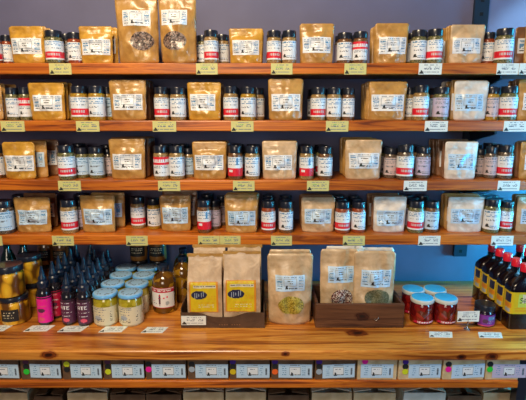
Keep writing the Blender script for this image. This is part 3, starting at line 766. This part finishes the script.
# screw jars
def screw_jar(x, y, z, r, h, content, lidmat, lidh=.014, art=None, layers=None, rimmat=None, name='preserve_jar', arc=150, lv=(.12, .78), rz=0):
    t = empty(name, (x, y, z), rz)
    hb = h - lidh
    g = Geo().lathe([(r * .82, 0), (r * .95, .0025), (r * .985, .008), (r * .985, hb * .84), (r * .95, hb * .93), (r * .86, hb), (r * .86, hb + .003)], 36)
    put('glass_jar', smooth_by_angle(g.mesh('glass_jar', content, True)), t)
    if layers:
        g = Geo().lathe([(r * .9, .0), (r * .958, .0022), (r * .992, .007), (r * .992, hb * layers[0]), (r * .97, hb * layers[0] + .0008)], 36)
        put('settled_layer', smooth_by_angle(g.mesh('settled_layer', layers[1], True)), t)
    g = Geo().lathe([(r * .93, hb + .001), (r * .975, hb + .002), (r * .975, h - .003), (r * .95, h - .0008), (r * .90, h), (r * .84, h), (r * .82, h - .001), (r * .1, h - .001)], 48)
    if rimmat:
        g2 = Geo().lathe([(r * .985, hb + .001), (r * 1.0, hb + .002), (r * 1.0, h - .002), (r * .97, h), (r * .9, h)], 48)
        lidp = put('lid', smooth_by_angle(g2.mesh('lid', rimmat, True), 35), t)
        g3 = Geo().lathe([(r * .90, h - .001), (r * .90, h + .0008), (r * .87, h + .0012), (r * .1, h + .0012)], 40)
        lo = put('lid_disc', smooth_by_angle(g3.mesh('lid_disc', lidmat, True), 35), lidp)
    else:
        put('lid', smooth_by_angle(g.mesh('lid', lidmat, True), 35), t)
    if art:
        def fn(u, v):
            a = -pi / 2 + (u - .5) * radians(arc); rr = r + .0006
            return (rr * cos(a), rr * sin(a), hb * (lv[0] + v * (lv[1] - lv[0])))
        put('paper_label', art.mesh('jar_label', fn), t)
    return t
# yellow slice jars, stacked at the left
blk = Paint(30, 14, 'ink')
r_ = random.Random(2)
for v in (.7, .5, .3): blk.words(.15, v, .8, 'cream', r_, .5)
x, Y, r = on_counter(15.2, 326, 13.8)
hL = z_at(303, Y - r) - CT
a = screw_jar(x, Y, CT, r, hL + .012, M['slices'], M['black'], .016, blk, arc=70, lv=(.2, .72), rz=.1)
tag(a, 'jar of yellow slices with dark label, bottom of the left stack on the counter', 'jar', 'yellow slice jars')
hU = z_at(266, Y - .02) - CT - (hL + .012)
a2 = screw_jar(x - .006, Y, CT + hL + .012 + .0004, r * .98, hU, M['slices'], M['black'], .022)
tag(a2, 'jar of yellow slices with domed black lid, on top of the left stack', 'jar', 'yellow slice jars')
a = screw_jar(x - .093, Y, CT, r, hL + .012, M['slices'], M['black'], .016); tag(a, 'jar of yellow slices cut by the left edge of the view', 'jar', 'yellow slice jars')
x3, Y3, r3 = on_counter(29, 312, 11)
a = screw_jar(x3 + .002, Y3 + .035, CT, r * .9, hL + .005, M['slices'], M['black'], .016); tag(a, 'jar of yellow slices on the counter behind the front stack', 'jar', 'yellow slice jars')
a = screw_jar(x3 - .004, Y3 + .035, CT + hL + .0054, r * .88, hU * .97, M['slices'], M['black'], .018); tag(a, 'jar of yellow slices raised on the jar behind the front stack', 'jar', 'yellow slice jars')
# dark green bottles behind
for k, (px, Yb) in enumerate([(8, 1.60), (24, 1.62)]):
    xb = X_at(px, Yb, CT + .15)
    t = empty('green_bottle', (xb - (.0 if k < 2 else -.030), Yb, CT))
    rr = .029
    g = Geo().lathe([(rr * .9, 0), (rr, .004), (rr, .13), (rr * .8, .155), (rr * .42, .18), (rr * .4, .20)], 28); put('bottle_body', smooth_by_angle(g.mesh('bottle_body', M['greenglass'], True)), t)
    g = Geo().lathe([(rr * .48, .198), (rr * .48, .222), (rr * .42, .224)], 24); put('cap', smooth_by_angle(g.mesh('cap', M['black'], True)), t)
    tag(t, 'dark green glass bottle in shadow behind yellow jars, %s from left' % ORD[k], 'bottle', 'dark green bottles at the back left')
# brown preserve jars stacked at the back
crm = Paint(26, 12, 'ink')
for v in (.75, .55, .35): crm.words(.15, v, .85, 'cream', r_, .6)
for k, px in enumerate([46, 61.5, 139, 158]):
    Yb = 1.695; rr = .030 if k < 2 else .034
    xb = X_at(px, Yb, CT + .13); zj = z_at(262 if k > 1 else 266, Yb - rr) - CT
    a = screw_jar(xb, Yb, CT, rr, zj, M['caramel'], M['black'], .014); tag(a, 'brown preserve jar at the back, lower one, under the %s stacked jar from left' % ORD[k], 'jar', 'brown preserve jars at the back')
    a = screw_jar(xb, Yb, CT + zj + .0004, rr, min(.094, 1), M['caramel'], M['black'], .014, crm, arc=110, lv=(.25, .75)); tag(a, 'brown preserve jar with dark label, stacked high at the back, %s from left' % ORD[k], 'jar', 'brown preserve jars at the back')

# syrup bottles with pointed caps
def syrup_art(base, txt, sd):
    r = random.Random(sd); p = Paint(40, 40, base)
    lt = 'paper' if base != 'magenta' else 'rose'
    p.rect(0, .93, 1, .97, 'ink'); p.words(.25, .86, .75, lt, r, .5)
    if txt: p.text(txt, .27, .74, 'paper', 1)
    else:
        for v in (.62, .66): p.words(.3, v, .7, lt, r, .7)
        p.ellipse(.5, .48, .14, .08, 'plum' if base != 'plum' else 'lgray')
    p.words(.3, .45 if txt else .35, .7, lt, r, .6); p.words(.3, .3, .62, lt, r, .6)
    p.ellipse(.48, .14, .12, .08, 'rose'); 
    for v in (.2, .3, .4, .5, .6, .7): p.words(.84, v, .97, 'lgray', r, .6); p.words(.03, v, .14, 'lgray', r, .6)
    return p
SR = .0230
syr = {}
def syrup(base, txt):
    if 'b' not in syr:
        g = Geo().lathe([(SR * .85, 0), (SR * .97, .002), (SR, .006), (SR, .098), (SR * .93, .106), (SR * .74, .116), (SR * .62, .120), (SR * .6, .126)], 30)
        syr['b'] = smooth_by_angle(g.mesh('syrup_bottle', M['syrup'], True))
        g = Geo().lathe([(SR * .72, .120), (SR * .76, .122), (SR * .76, .136), (SR * .56, .141), (SR * .58, .146), (SR * .54, .152), (SR * .36, .158), (SR * .34, .166), (SR * .16, .182), (SR * .15, .186), (SR * .05, .188)], 24, ribs=(.1215, .1365))
        syr['c'] = smooth_by_angle(g.mesh('pointed_cap', M['bluecap'], True))
    if (base, txt) not in syr:
        syr[(base, txt)] = syrup_art(base, txt, len(syr)).mesh('syrup_label', lambda u, v: ((SR + .0005) * cos(-pi / 2 + (u - .5) * radians(220)), (SR + .0005) * sin(-pi / 2 + (u - .5) * radians(220)), .010 + v * .084))
    t = empty('syrup_bottle', (0, 0, 0)); put('bottle_body', syr['b'], t); put('paper_label', syr[(base, txt)], t); put('pointed_cap', syr['c'], t)
    return t
cols = [on_counter(46, 326, 7.6), on_counter(69.5, 326, 7.6), on_counter(85.3, 327, 7.6)]
cname = ['first', 'second', 'third']
for c, (x, Y, r) in enumerate(cols):
    hh = 1.0
    for q in range(6):
        base, txt, cw = ('magenta', '', 'magenta-labelled') if c == 0 and q == 0 else ('crimson', '', 'crimson-labelled') if c == 0 and q < 3 else ('plum', 'ATE', 'plum-labelled')
        t = syrup(base, txt)
        t.location = (x + (.012 if c == 0 and q else 0) * min(q, 1) + rng.uniform(-.001, .001), Y + .0475 * q, CT)
        t.rotation_euler = (0, 0, radians(rng.uniform(-8, 18))); t.scale = (1, 1, (z_at(266 if c == 0 else 272, Y) - CT) / .188 * (1 + rng.uniform(0, .02)))
        dist = ['at the front', 'one back from the front', 'two back from the front', 'three back from the front', 'four back from the front', 'at the very back'][q]
        tag(t, '%s dark syrup bottle with pointed cap, %s column, %s' % (cw, cname[c], dist), 'bottle', 'syrup bottles with pointed caps')
# a fourth short column wedged between, at the back
for q in range(3):
    t = syrup('plum', 'ATE'); t.location = ((cols[0][0] + .012 + cols[1][0]) / 2 + .0005, 2 * 0 + cols[0][1] + .0475 * 5 + .044 * (q - 0) - .0 if False else 1.665, CT)
    if q: bpy.data.objects.remove(t.children[0]); [bpy.data.objects.remove(c) for c in list(t.children)]; bpy.data.objects.remove(t); continue
    tag(t, 'dark syrup bottle with pointed cap wedged alone against the wall', 'bottle', 'syrup bottles with pointed caps')

# blue-lidded jars
def oil_art(sd):
    r = random.Random(sd); p = Paint(40, 24, 'cream')
    for v in (.92, .85): p.words(.2, v, .7, 'gray', r, .75)
    for v in (.7, .55): p.words(.15, v, .6, 'gray', r, .45)
    p.ellipse(.38, .38, .14, .14, 'lgray')
    for v in (.14, .22, .3): p.words(.15, v, .62, 'ink', r, .4)
    for v in (.2, .3, .4, .5, .6, .7): p.words(.82, v, .9, 'ink', r, .6)
    return p
x0, Y0, r0 = on_counter(106.6, 327, 12.0); x1_, _, _ = on_counter(131.6, 327, 12.0)
hj = z_at(291.5, Y0) - CT
for c, xx in enumerate((x0, x1_)):
    for q in range(4):
        a = screw_jar(xx + .001 * q * (-1) ** q, Y0 + q * (2 * r0 + .0015), CT, r0, hj - .001, M['oil'], M['paleblue'], .011, oil_art(c * 5 + q), (.70, M['curd']), M['bluelid'], arc=130, lv=(.08, .72), rz=radians(rng.uniform(-12, 12)), name='blue_lidded_jar')
        lt = Paint(22, 22, 'paper')
        tag(a, 'pale blue lidded jar of creamy paste, %s column, %s' % (['left', 'right'][c], ['nearest the front', 'second from front', 'third from front', 'farthest back'][q]), 'jar', 'blue-lidded jars of creamy paste')
        # printed lid ring
        rl = random.Random(q + c * 7); p = Paint(26, 8, 'bluelid_') if False else None
        g = Geo()
        for n in range(26):
            if rl.random() < .6:
                ang = 2 * pi * n / 26 + rl.random() * .1; rr = r0 * (.55 + .12 * (n % 2)); 
                mt_ = Matrix.Rotation(ang, 4, 'Z') @ Matrix.Translation((rr, 0, 0))
                g.box(-.0022, .0022, -.0028, .0028, hj + .0001, hj + .0006, mt=mt_)
        put('lid_print', g.mesh('lid_print', P['gray']), [c_ for c_ in a.children if c_.name.startswith('lid')][0])

# amber bottles
def amber(px, ybase, rpx, ytop, lab, label):
    x, Y, r = on_counter(px, ybase, rpx); h = z_at(ytop, Y) - CT
    t = empty('amber_bottle', (x, Y, CT), radians(4))
    g = Geo().lathe([(r * .85, 0), (r * .97, .003), (r, .008), (r, h * .60), (r * .93, h * .70), (r * .72, h * .79), (r * .42, h * .85), (r * .34, h * .88), (r * .34, h * .93)], 36)
    put('bottle_body', smooth_by_angle(g.mesh('bottle_body', M['amberglass'], True)), t)
    g = Geo().lathe([(r * .40, h * .89), (r * .42, h * .895), (r * .42, h * .99), (r * .38, h)], 28, ribs=(h * .893, h * .98)); put('cap', smooth_by_angle(g.mesh('cap', M['bluecap'], True)), t)
    if lab:
        r_ = random.Random(4); p = Paint(44, 30, 'paper')
        p.rect(0, .78, 1, .93, 'crimson'); p.words(.14, .84, .86, 'paper', r_, .7); p.words(.14, .88, .86, 'paper', r_, .5)
        p.rect(0, .97, 1, 1, 'crimson'); p.rect(0, 0, 1, .03, 'crimson')
        p.ellipse(.42, .62, .045, .07, 'crimson'); p.rect(.39, .2, .45, .6, 'plum'); p.rect(.41, .1, .44, .22, 'plum'); p.rect(.36, .45, .48, .5, 'crimson')
        p.ellipse(.7, .24, .07, .1, 'lgray'); p.ellipse(.58, .5, .03, .05, 'rose'); p.ellipse(.7, .55, .03, .04, 'rose'); p.words(.12, .2, .3, 'gray', r_, .5); p.words(.12, .3, .3, 'rose', r_, .5)
        put('paper_label', p.mesh('amber_label', lambda u, v: ((r + .0006) * cos(-pi / 2 - .10 + (u - .5) * radians(125)), (r + .0006) * sin(-pi / 2 - .10 + (u - .5) * radians(125)), h * (.135 + v * .44))), t)
    tag(t, label, 'bottle', 'amber glass bottles')
amber(165, 314, 12, 264.5, True, 'round amber glass bottle with red and white label beside blue-lidded jars')
amber(183.5, 303, 10.5, 256, False, 'round amber bottle partly hidden behind the red-labelled one')
amber(184, 294, 9.5, 248, False, 'round amber bottle farthest back, left of the coffee bags')

# coffee bags in a cardboard tray
def coffee_bag(x, y, z, w, h, dp, label, seed_, tone='gray', lab=True):
    t = empty('coffee_bag', (x, y, z), radians(0))
    off = Vector((seed_ * 3.3, 1, 2)); nu, nv, nd = 14, 20, 6
    def P3(sx, sy, v):      # sx,sy -1..1
        T = dp / 2 * (1 if v < .62 else max(.05, 1 - (v - .62) / .36)); W = w / 2 * (1 + .02 * sin(v * 5))
        n = noise.noise(Vector((sx * 2, v * 5, sy)) + off) * .003 + noise.noise(Vector((sx * 6, v * 12, sy)) + off) * .0012
        pin = 1 - (.10 * (1 - abs(sy)) * min(1, v * 3) if abs(sx) > .99 else 0)
        return (sx * W * pin, sy * (T + .0008) + (n * min(1, 6 * v) if abs(sy) > .99 else 0) * (1 if sy > 0 else -1) * (1 - abs(sx) ** 4), v * h)
    loop = [(-1 + 2 * i / nu, -1) for i in range(nu)] + [(1, -1 + 2 * i / nd) for i in range(nd)] + [(1 - 2 * i / nu, 1) for i in range(nu)] + [(-1, 1 - 2 * i / nd) for i in range(nd)]
    L = len(loop); vs = [P3(a, b, j / nv) for j in range(nv + 1) for a, b in loop]; fs = []
    for j in range(nv):
        for i in range(L): fs.append([j * L + i, j * L + (i + 1) % L, (j + 1) * L + (i + 1) % L, (j + 1) * L + i])
    fs.append([i for i in reversed(range(L))]); fs.append([nv * L + i for i in range(L)])
    put('bag_body', smooth_by_angle(raw_mesh('bag_body', vs, fs, [TONES[tone]]), 50), t)
    g = Geo().box(-w / 2 - .003, w / 2 + .003, -.0035, .0035, h - .006, h + .003); put('closing_strip', g.mesh('closing_strip', TONES['brown' if tone == 'x' else 'tan']), t)
    if lab:
        p = Paint(44, 44, 'yellow'); r = random.Random(seed_)
        p.frame(0, 0, 1, 1, 'orange'); p.rect(.02, .02, .05, .98, 'orange'); p.rect(.94, .02, .98, .98, 'orange')
        p.rect(.14, .80, .94, .89, 'cream'); p.words(.16, .83, .9, 'navy', r, .7); p.words(.3, .93, .75, 'orange', r, .7)
        p.ellipse(.34, .57, .27, .14, 'navy', .2)
        for q in range(5): p.ellipse(.19 + q * .075, .545 + q * .014, .012, .085, 'lgray', .45)
        p.words(.62, .5, .92, 'orange', r, .5); p.words(.62, .44, .92, 'orange', r, .5); p.words(.3, .3, .88, 'orange', r, .5); p.words(.3, .22, .85, 'cream', r, .6); p.words(.3, .17, .85, 'cream', r, .6); p.words(.1, .08, .85, 'orange', r, .6)
        put('paper_label', p.mesh('coffee_label', lambda u, v: (lambda q: (q[0], q[1] - .0016, q[2]))(P3(-.88 + u * 1.66, -1, .212 + v * .445))), t)
    tag(t, label, 'coffee bag', 'coffee bags in the dark tray')
ty = Y_on(328, CT); tw = 83.5 * zc(ty, CT) / F; tx = X_at(222.8, ty, CT)
tr = empty('display_tray', (tx, ty, CT))
th = .003; dT = .19
def wavy_front(w, y0, y1, hf):       # front lip dips in the middle
    n = 24; vs = []
    for i in range(n + 1):
        u = i / n; zt = hf(u)
        for (yy, zz) in ((y0, 0), (y1, 0), (y1, zt), (y0, zt)): vs.append((-w / 2 + u * w, yy, zz))
    fs = []
    for i in range(n):
        for q in range(4):
            a, b = i * 4 + q, i * 4 + (q + 1) % 4; fs.append([a, a + 4, b + 4, b])
    fs += [[0, 1, 2, 3], [n * 4 + 3, n * 4 + 2, n * 4 + 1, n * 4]]
    return vs, fs
hf = lambda u: .052 - .014 * (1 / (1 + math.exp(-(abs(u - .5) * -2 + .55) * 22))) * 0 - .016 * math.exp(-((u - .5) / .22) ** 4)
vs, fs = wavy_front(tw, 0, th, hf)
put('front_panel', raw_mesh('front_panel', vs, fs, [M['card']], None, False), tr)
put('side_panel', Geo().box(-tw / 2, -tw / 2 + th, th, dT, 0, .066).mesh('side_panel', M['card']), tr)
put('side_panel', Geo().box(tw / 2 - th, tw / 2, th, dT, 0, .066).mesh('side_panel', M['card']), tr)
put('back_panel', Geo().box(-tw / 2, tw / 2, dT - th, dT, 0, .09).mesh('back_panel', M['card']), tr)
put('tray_bottom', Geo().box(-tw / 2 + th, tw / 2 - th, th, dT - th, 0, th).mesh('tray_bottom', M['card']), tr)
r_ = random.Random(3); g = Geo()
for k in range(9):
    if k != 4: g.box(-.012 + k * .008, -.008 + k * .008, -.0006, 0, .010, .0125)
put('printed_mark', g.mesh('printed_mark', TONES['brown']), tr)
tag(tr, 'dark brown cardboard display tray holding coffee bags on the counter', 'tray')
w_ = 24.5 * zc(ty, CT) / F
t = empty('price_tag', (X_at(194, ty, CT), ty - .0024, CT + .012)); put('tag_card', Geo().box(-w_ / 2, w_ / 2, -.001, .0012, 0, .030).mesh('tag_card', P['tagw']), t); put('printed_face', tag_mesh('tagw', 91, w_, .030), t)
tag(t, 'white price tag stuck to the front left of the dark coffee tray', 'price tag')
bz = CT + th + .0005; by = ty + .045
for k, (a, b, tp) in enumerate([(187.5, 222.5, 254.5), (223.5, 260.5, 252)]):
    xx = X_at((a + b) / 2, by - .03, CT + .1); ww = (b - a - 1) * zc(by - .03, CT + .1) / F
    coffee_bag(xx, by, bz, ww, z_at(tp, by) - bz, .074, 'kraft coffee bag with yellow bean label, front %s of the tray' % ['left', 'right'][k], 11 + k)
    coffee_bag(xx + .004, by + .085, bz, ww, z_at(245.5, by + .085) - bz, .074, 'greyish coffee bag standing behind the front %s one in the tray' % ['left', 'right'][k], 21 + k, 'pale')

# big window pouches on the counter
Yp = Y_on(325.5, CT) + .024
big_pouch(267.5, 312.5, 253.5, CT, Yp, 'pale', (275, 304.5, 275.5, 291), (291, 304.5, 13.5, 8.8), yellow_seed, 'large pale pouch with oval window of yellow-green seeds, between tray and crate', .048)
big_pouch(269, 310, 249.3, CT, Yp + .052, 'pale', None, None, None, 'large pale pouch standing directly behind the yellow-green seed pouch', .03)
# crate
cy = Y_on(328, CT); cw = 88 * zc(cy, CT) / F; cx = X_at(359.3, cy, CT); ch = z_at(304, cy) - CT; cd = .165; ct = .009
cr = empty('wooden_crate', (cx, cy, CT))
M['crate_front'] = wood('crate_front_wood', (0.045, 0.016, 0.008), (0.10, 0.036, 0.015), (0.17, 0.070, 0.030), [(X_at(362, cy, CT) - cx, 0, z_at(316.5, cy) - CT, .022, .013)], off=4, coat=.1, rough=.5)
bevelled(put('front_panel', Geo().box(-cw / 2, cw / 2, 0, ct, 0, ch).mesh('front_panel', M['crate_front']), cr))
bevelled(put('back_panel', Geo().box(-cw / 2, cw / 2, cd - ct, cd, 0, ch).mesh('back_panel', M['crate']), cr))
for sg in (-1, 1):
    xa = sg * (cw / 2 - ct / 2)
    bevelled(put('side_panel', Geo().box(xa - ct / 2, xa + ct / 2, ct, cd - ct, 0, ch).mesh('side_panel', M['crate_front']), cr))
put('bottom_panel', Geo().box(-cw / 2 + ct, cw / 2 - ct, ct, cd - ct, 0, .006).mesh('bottom_panel', M['crate']), cr)
hx = X_at(376, cy, CT) - cx; hz = z_at(318, cy) - CT
put('wire_hook', Geo().tube([(hx - .008, -.002, hz - .004), (hx - .003, -.004, hz - .006), (hx + .002, -.005, hz - .004), (hx + .005, -.004, hz + .001), (hx + .004, -.002, hz + .006)], .0011).mesh('wire_hook', M['steel'], True), cr)
tag(cr, 'dark stained wooden crate with a knot, holding two window pouches', 'crate')
z0 = CT + .0065; Yc = cy + .042
big_pouch(319.5, 357, 249, z0, Yc + .026, 'pale', (327, 353, 266.5, 282.5), (341.5, 298, 11.5, 9.5), mixed_seed, 'pale pouch with speckled pepper window, left in the wooden crate', .026)
big_pouch(352.5, 394, 251, z0, Yc - .006, 'pale', (359.5, 389.5, 270, 287), (376.5, 298, 13, 9), green_seed, 'pale pouch with grey-green seed window, right in the wooden crate', .028)
big_pouch(325, 362, 246, z0, Yc + .064, 'silver', None, None, None, 'plain pouch behind the left window pouch in the crate', .02)
big_pouch(357, 392, 247.5, z0, Yc + .075, 'silver', None, None, None, 'plain pouch behind the right window pouch in the crate', .02)

# red jars with sky blue lids
xf, Yf, rf = on_counter(421.3, 325.5, 11.4); xg, _, _ = on_counter(444.5, 325.5, 11.4)
hr = z_at(297, Yf) - CT
rp = Paint(40, 6, 'crimson')
rr_ = random.Random(8)
for i in range(6, 34):
    for j in range(1, 5):
        if (i % 4) != 3 and rr_.random() < .75: rp.g[j][i] = 'paper'
for q in range(2):
    for c in range(2):
        Yq = Yf + q * .073; xx = [xf, xg][c]
        if q: xx = X_at([413.2, 435][c], Yq, CT + hr)
        a = screw_jar(xx, Yq, CT, rf, hr, M['redjam'], M['bluelid2'], .013, rp, None, M['lidrim'], arc=120, lv=(.10, .21), rz=.12, name='red_preserve_jar')
        tag(a, 'dark red preserve jar with sky-blue lid, %s %s of the four' % (['front', 'rear'][q], ['left', 'right'][c]), 'jar', 'red jars with sky-blue lids')
# sign holder
Ys = Y_on(329, CT); xs = X_at(467, Ys, CT)
sg = empty('card_holder', (xs, Ys, CT), radians(2))
put('foot', smooth_by_angle(Geo().lathe([(.010, 0), (.010, .001), (.004, .004), (.002, .010)], 24).mesh('foot', M['steel'], True)), sg)
put('stem', Geo().tube([(0, 0, .008), (0, -.001, .016), (0, 0, .024)], .0014).mesh('stem', M['steel'], True), sg)
zt0, zt1 = z_at(321.5, Ys) - CT, z_at(311, Ys) - CT; w_ = 22 * zc(Ys, CT) / F
put('clip', Geo().tube([(-.003, -.0030, zt0 - .004), (0, -.0032, zt0 + .009), (.003, -.0030, zt0 - .004)], .0009).tube([(0, 0, .022), (0, .001, zt0 + .004)], .0014).mesh('clip', M['steel'], True), sg)
pc = tag_art('tagw', 77).mesh('card_print', lambda u, v: ((u - .5) * w_, -.0018, zt0 + v * (zt1 - zt0)))
put('card', Geo().box(-w_ / 2, w_ / 2, -.0012, 0, zt0, zt1).mesh('card', P['tagw']), sg); put('printed_face', pc, sg)
tag(sg, 'small price card standing in a metal clip between red and black jars', 'card holder')
# small black jar
xk, Yk, rk = on_counter(484, 328, 9.9); hk = z_at(303, Yk) - CT
pp = Paint(36, 22, 'purple'); rr_ = random.Random(5)
pp.rect(.42, .55, .78, .88, 'blue'); pp.words(.46, .7, .74, 'paper', rr_, .6); pp.rect(0, 0, 1, .1, 'rose'); pp.ellipse(.3, .45, .12, .2, 'plum'); pp.words(.45, .4, .8, 'lgray', rr_, .5); pp.words(.4, .25, .8, 'lgray', rr_, .4)
a = screw_jar(xk, Yk, CT, rk, hk, M['blackjam'], M['black'], .020, pp, arc=130, lv=(.12, .84), rz=.15, name='black_preserve_jar')
tag(a, 'small black-lidded jar with purple label in front of the sauce bottles', 'jar')

# sauce bottles with red caps
Yb0 = Y_on(329.5, CT); xl = X_at(509, Yb0, CT + .05); bw, bd = .098, .0505
hcap = z_at(263.5, Yb0 + .025) - CT; zl0, zl1 = z_at(314, Yb0) - CT, z_at(292.5, Yb0) - CT
def rrect(w, d, r, n=6):
    pts = []
    for (cx_, cy_, a0) in ((w / 2 - r, d / 2 - r, 0), (-w / 2 + r, d / 2 - r, 90), (-w / 2 + r, -d / 2 + r, 180), (w / 2 - r, -d / 2 + r, 270)):
        for k in range(n + 1):
            a = radians(a0 + 90 * k / n); pts.append((cx_ + r * cos(a), cy_ + r * sin(a)))
    return pts
def loft(rings):
    vs = [p for r in rings for p in r]; n = len(rings[0]); fs = []
    for j in range(len(rings) - 1):
        for i in range(n): fs.append([j * n + i, j * n + (i + 1) % n, (j + 1) * n + (i + 1) % n, (j + 1) * n + i])
    fs.append([i for i in reversed(range(n))]); fs.append([(len(rings) - 1) * n + i for i in range(n)])
    return vs, fs
rings = []
nk = .013
for (f_, z_) in ((.93, 0), (1, .004), (1, zl1 + .004), (.96, zl1 + .012), (.72, zl1 + .024), (.36, zl1 + .036), (0, zl1 + .044), (0, hcap - .018)):
    w_, d_ = 2 * nk + (bw - 2 * nk) * f_, 2 * nk + (bd - 2 * nk) * f_
    rings.append([(px, py, z_) for px, py in rrect(w_, d_, min(.0125, d_ / 2 - .0002))])
vs, fs = loft(rings); body = smooth_by_angle(raw_mesh('sauce_bottle', vs, fs, [M['soy']]), 45)
g = Geo().lathe([(nk * 1.02, hcap - .026), (nk * 1.12, hcap - .025), (nk * 1.12, hcap - .003), (nk * 1.0, hcap)], 28, ribs=(hcap - .0255, hcap - .004)); capm = smooth_by_angle(g.mesh('red_cap', M['redcap'], True))
# wrap label: path front-left-side ... around; u 0..1 = left side then front face
pts = rrect(bw + .0012, bd + .0012, .0128, 6)
# order: start at back-left, go along left side, front
per = []
idx0 = 7          # first point of the back-left arc end
seq = [pts[(13 + k) % 28] for k in range(0, 15)]
lens = [0]
for a_, b_ in zip(seq, seq[1:]): lens.append(lens[-1] + math.hypot(b_[0] - a_[0], b_[1] - a_[1]))
def along(u):
    q = u * lens[-1]
    for k in range(len(seq) - 1):
        if q <= lens[k + 1] + 1e-9:
            t_ = (q - lens[k]) / max(1e-9, lens[k + 1] - lens[k]); return (seq[k][0] + t_ * (seq[k + 1][0] - seq[k][0]), seq[k][1] + t_ * (seq[k + 1][1] - seq[k][1]))
    return seq[-1]
sp = Paint(120, 48, 'yellow'); r_ = random.Random(6)
us = bd / lens[-1]
sp.rect(0, 0, us, 1, 'yellow'); sp.rect(us * .18, .52, us * .72, .92, 'navy'); sp.rect(us * .18, .28, us * .75, .48, 'orange'); sp.rect(us * .25, .06, us * .7, .22, 'lgray')
sp.rect(us * 1.15, .32, .98, .92, 'lime'); sp.rect(us * 1.4, .50, .9, .90, 'cream'); sp.rect(us, .12, 1, .16, 'orange'); sp.rect(us, .24, 1, .28, 'orange')
sp.text('Sem', us * 1.24, .76, 'ink', 2); sp.rect(us * 1.28, .60, .98, .62, 'green')
labm = sp.mesh('sauce_label', lambda u, v: (*along(u), zl0 + v * (zl1 - zl0)))
for c in range(2):
    for q in range(5):
        t = empty('sauce_bottle', (xl + bw / 2 + c * (bw + .003), Yb0 + bd / 2 + q * (bd + .0015), CT))
        put('bottle_body', body, t); put('red_cap', capm, t); put('paper_label', labm, t)
        tag(t, 'dark sauce bottle with red cap and yellow label, %s column, %s' % (['left', 'right'][c], ['at the front', 'second from front', 'third from front', 'fourth from front', 'last against the wall'][q]), 'bottle', 'red-capped sauce bottles')

# ------------------------------------------------------------------ light
def area(name, loc, target, size, power, col, size_y=None):
    l = bpy.data.lights.new(name, 'AREA'); l.energy = power; l.color = col; l.size = size
    if size_y: l.shape = 'RECTANGLE'; l.size_y = size_y
    o = bpy.data.objects.new(name, l); COL.objects.link(o); o.location = loc
    o.rotation_euler = (Vector(target) - Vector(loc)).to_track_quat('-Z', 'Y').to_euler()
    return o
area('ceiling_lamp_warm', (-.5, .05, 2.75), (-.15, 1.6, 1.1), .8, 41, (1, .78, .52), .4)
area('front_fill', (-.5, -1.9, 1.75), (0, 1.6, 1.0), 1.2, 17, (1, .84, .66), .8)  # added fill from behind the camera, brightens shelf fronts and cartons
wl = Vector((3.015, .62, 3.34))
area('daylight_sky', wl, (.95, 1.75, 1.75), .09, 190, (.45, .85, 1.0), .09)
area('blue_fill_right', (WX + .05, 1.5, 1.45), (0, 1.52, 1.45), .36, 20, (.04, .62, 1.0), 1.2)  # added blue strip in the made-up opening, tints the right end of the wall
area('blue_fill_low', (WX + .04, 1.5, .95), (0, 1.62, .95), .36, 36, (.02, .62, 1.0), .2)  # added blue lamp, makes the glow on the wall under the lowest shelf
area('daylight_door', (WX - .02, .60, 1.30), (.55, 1.75, .90), .5, 12, (.18, .62, 1.0), .5)  # added cool fill inside the right wall, no door there; keeps lids cyan
w = bpy.data.worlds.new('world'); bpy.context.scene.world = w; w.use_nodes = True
bg = w.node_tree.nodes['Background']; bg.inputs['Color'].default_value = (.55, .66, 1, 1); bg.inputs['Strength'].default_value = .05

# ------------------------------------------------------------------ camera
c = bpy.data.cameras.new('camera'); c.sensor_width = 36; c.lens = F / 526 * 36; c.clip_start = .02
co = bpy.data.objects.new('camera', c); COL.objects.link(co); co.location = (0, 0, CAMZ); co.rotation_euler = (pi / 2 - TH, 0, 0)
sc = bpy.context.scene; sc.camera = co
sc.view_settings.view_transform = 'Standard'; sc.view_settings.look = 'None'; sc.view_settings.exposure = 0.26; sc.view_settings.gamma = 1
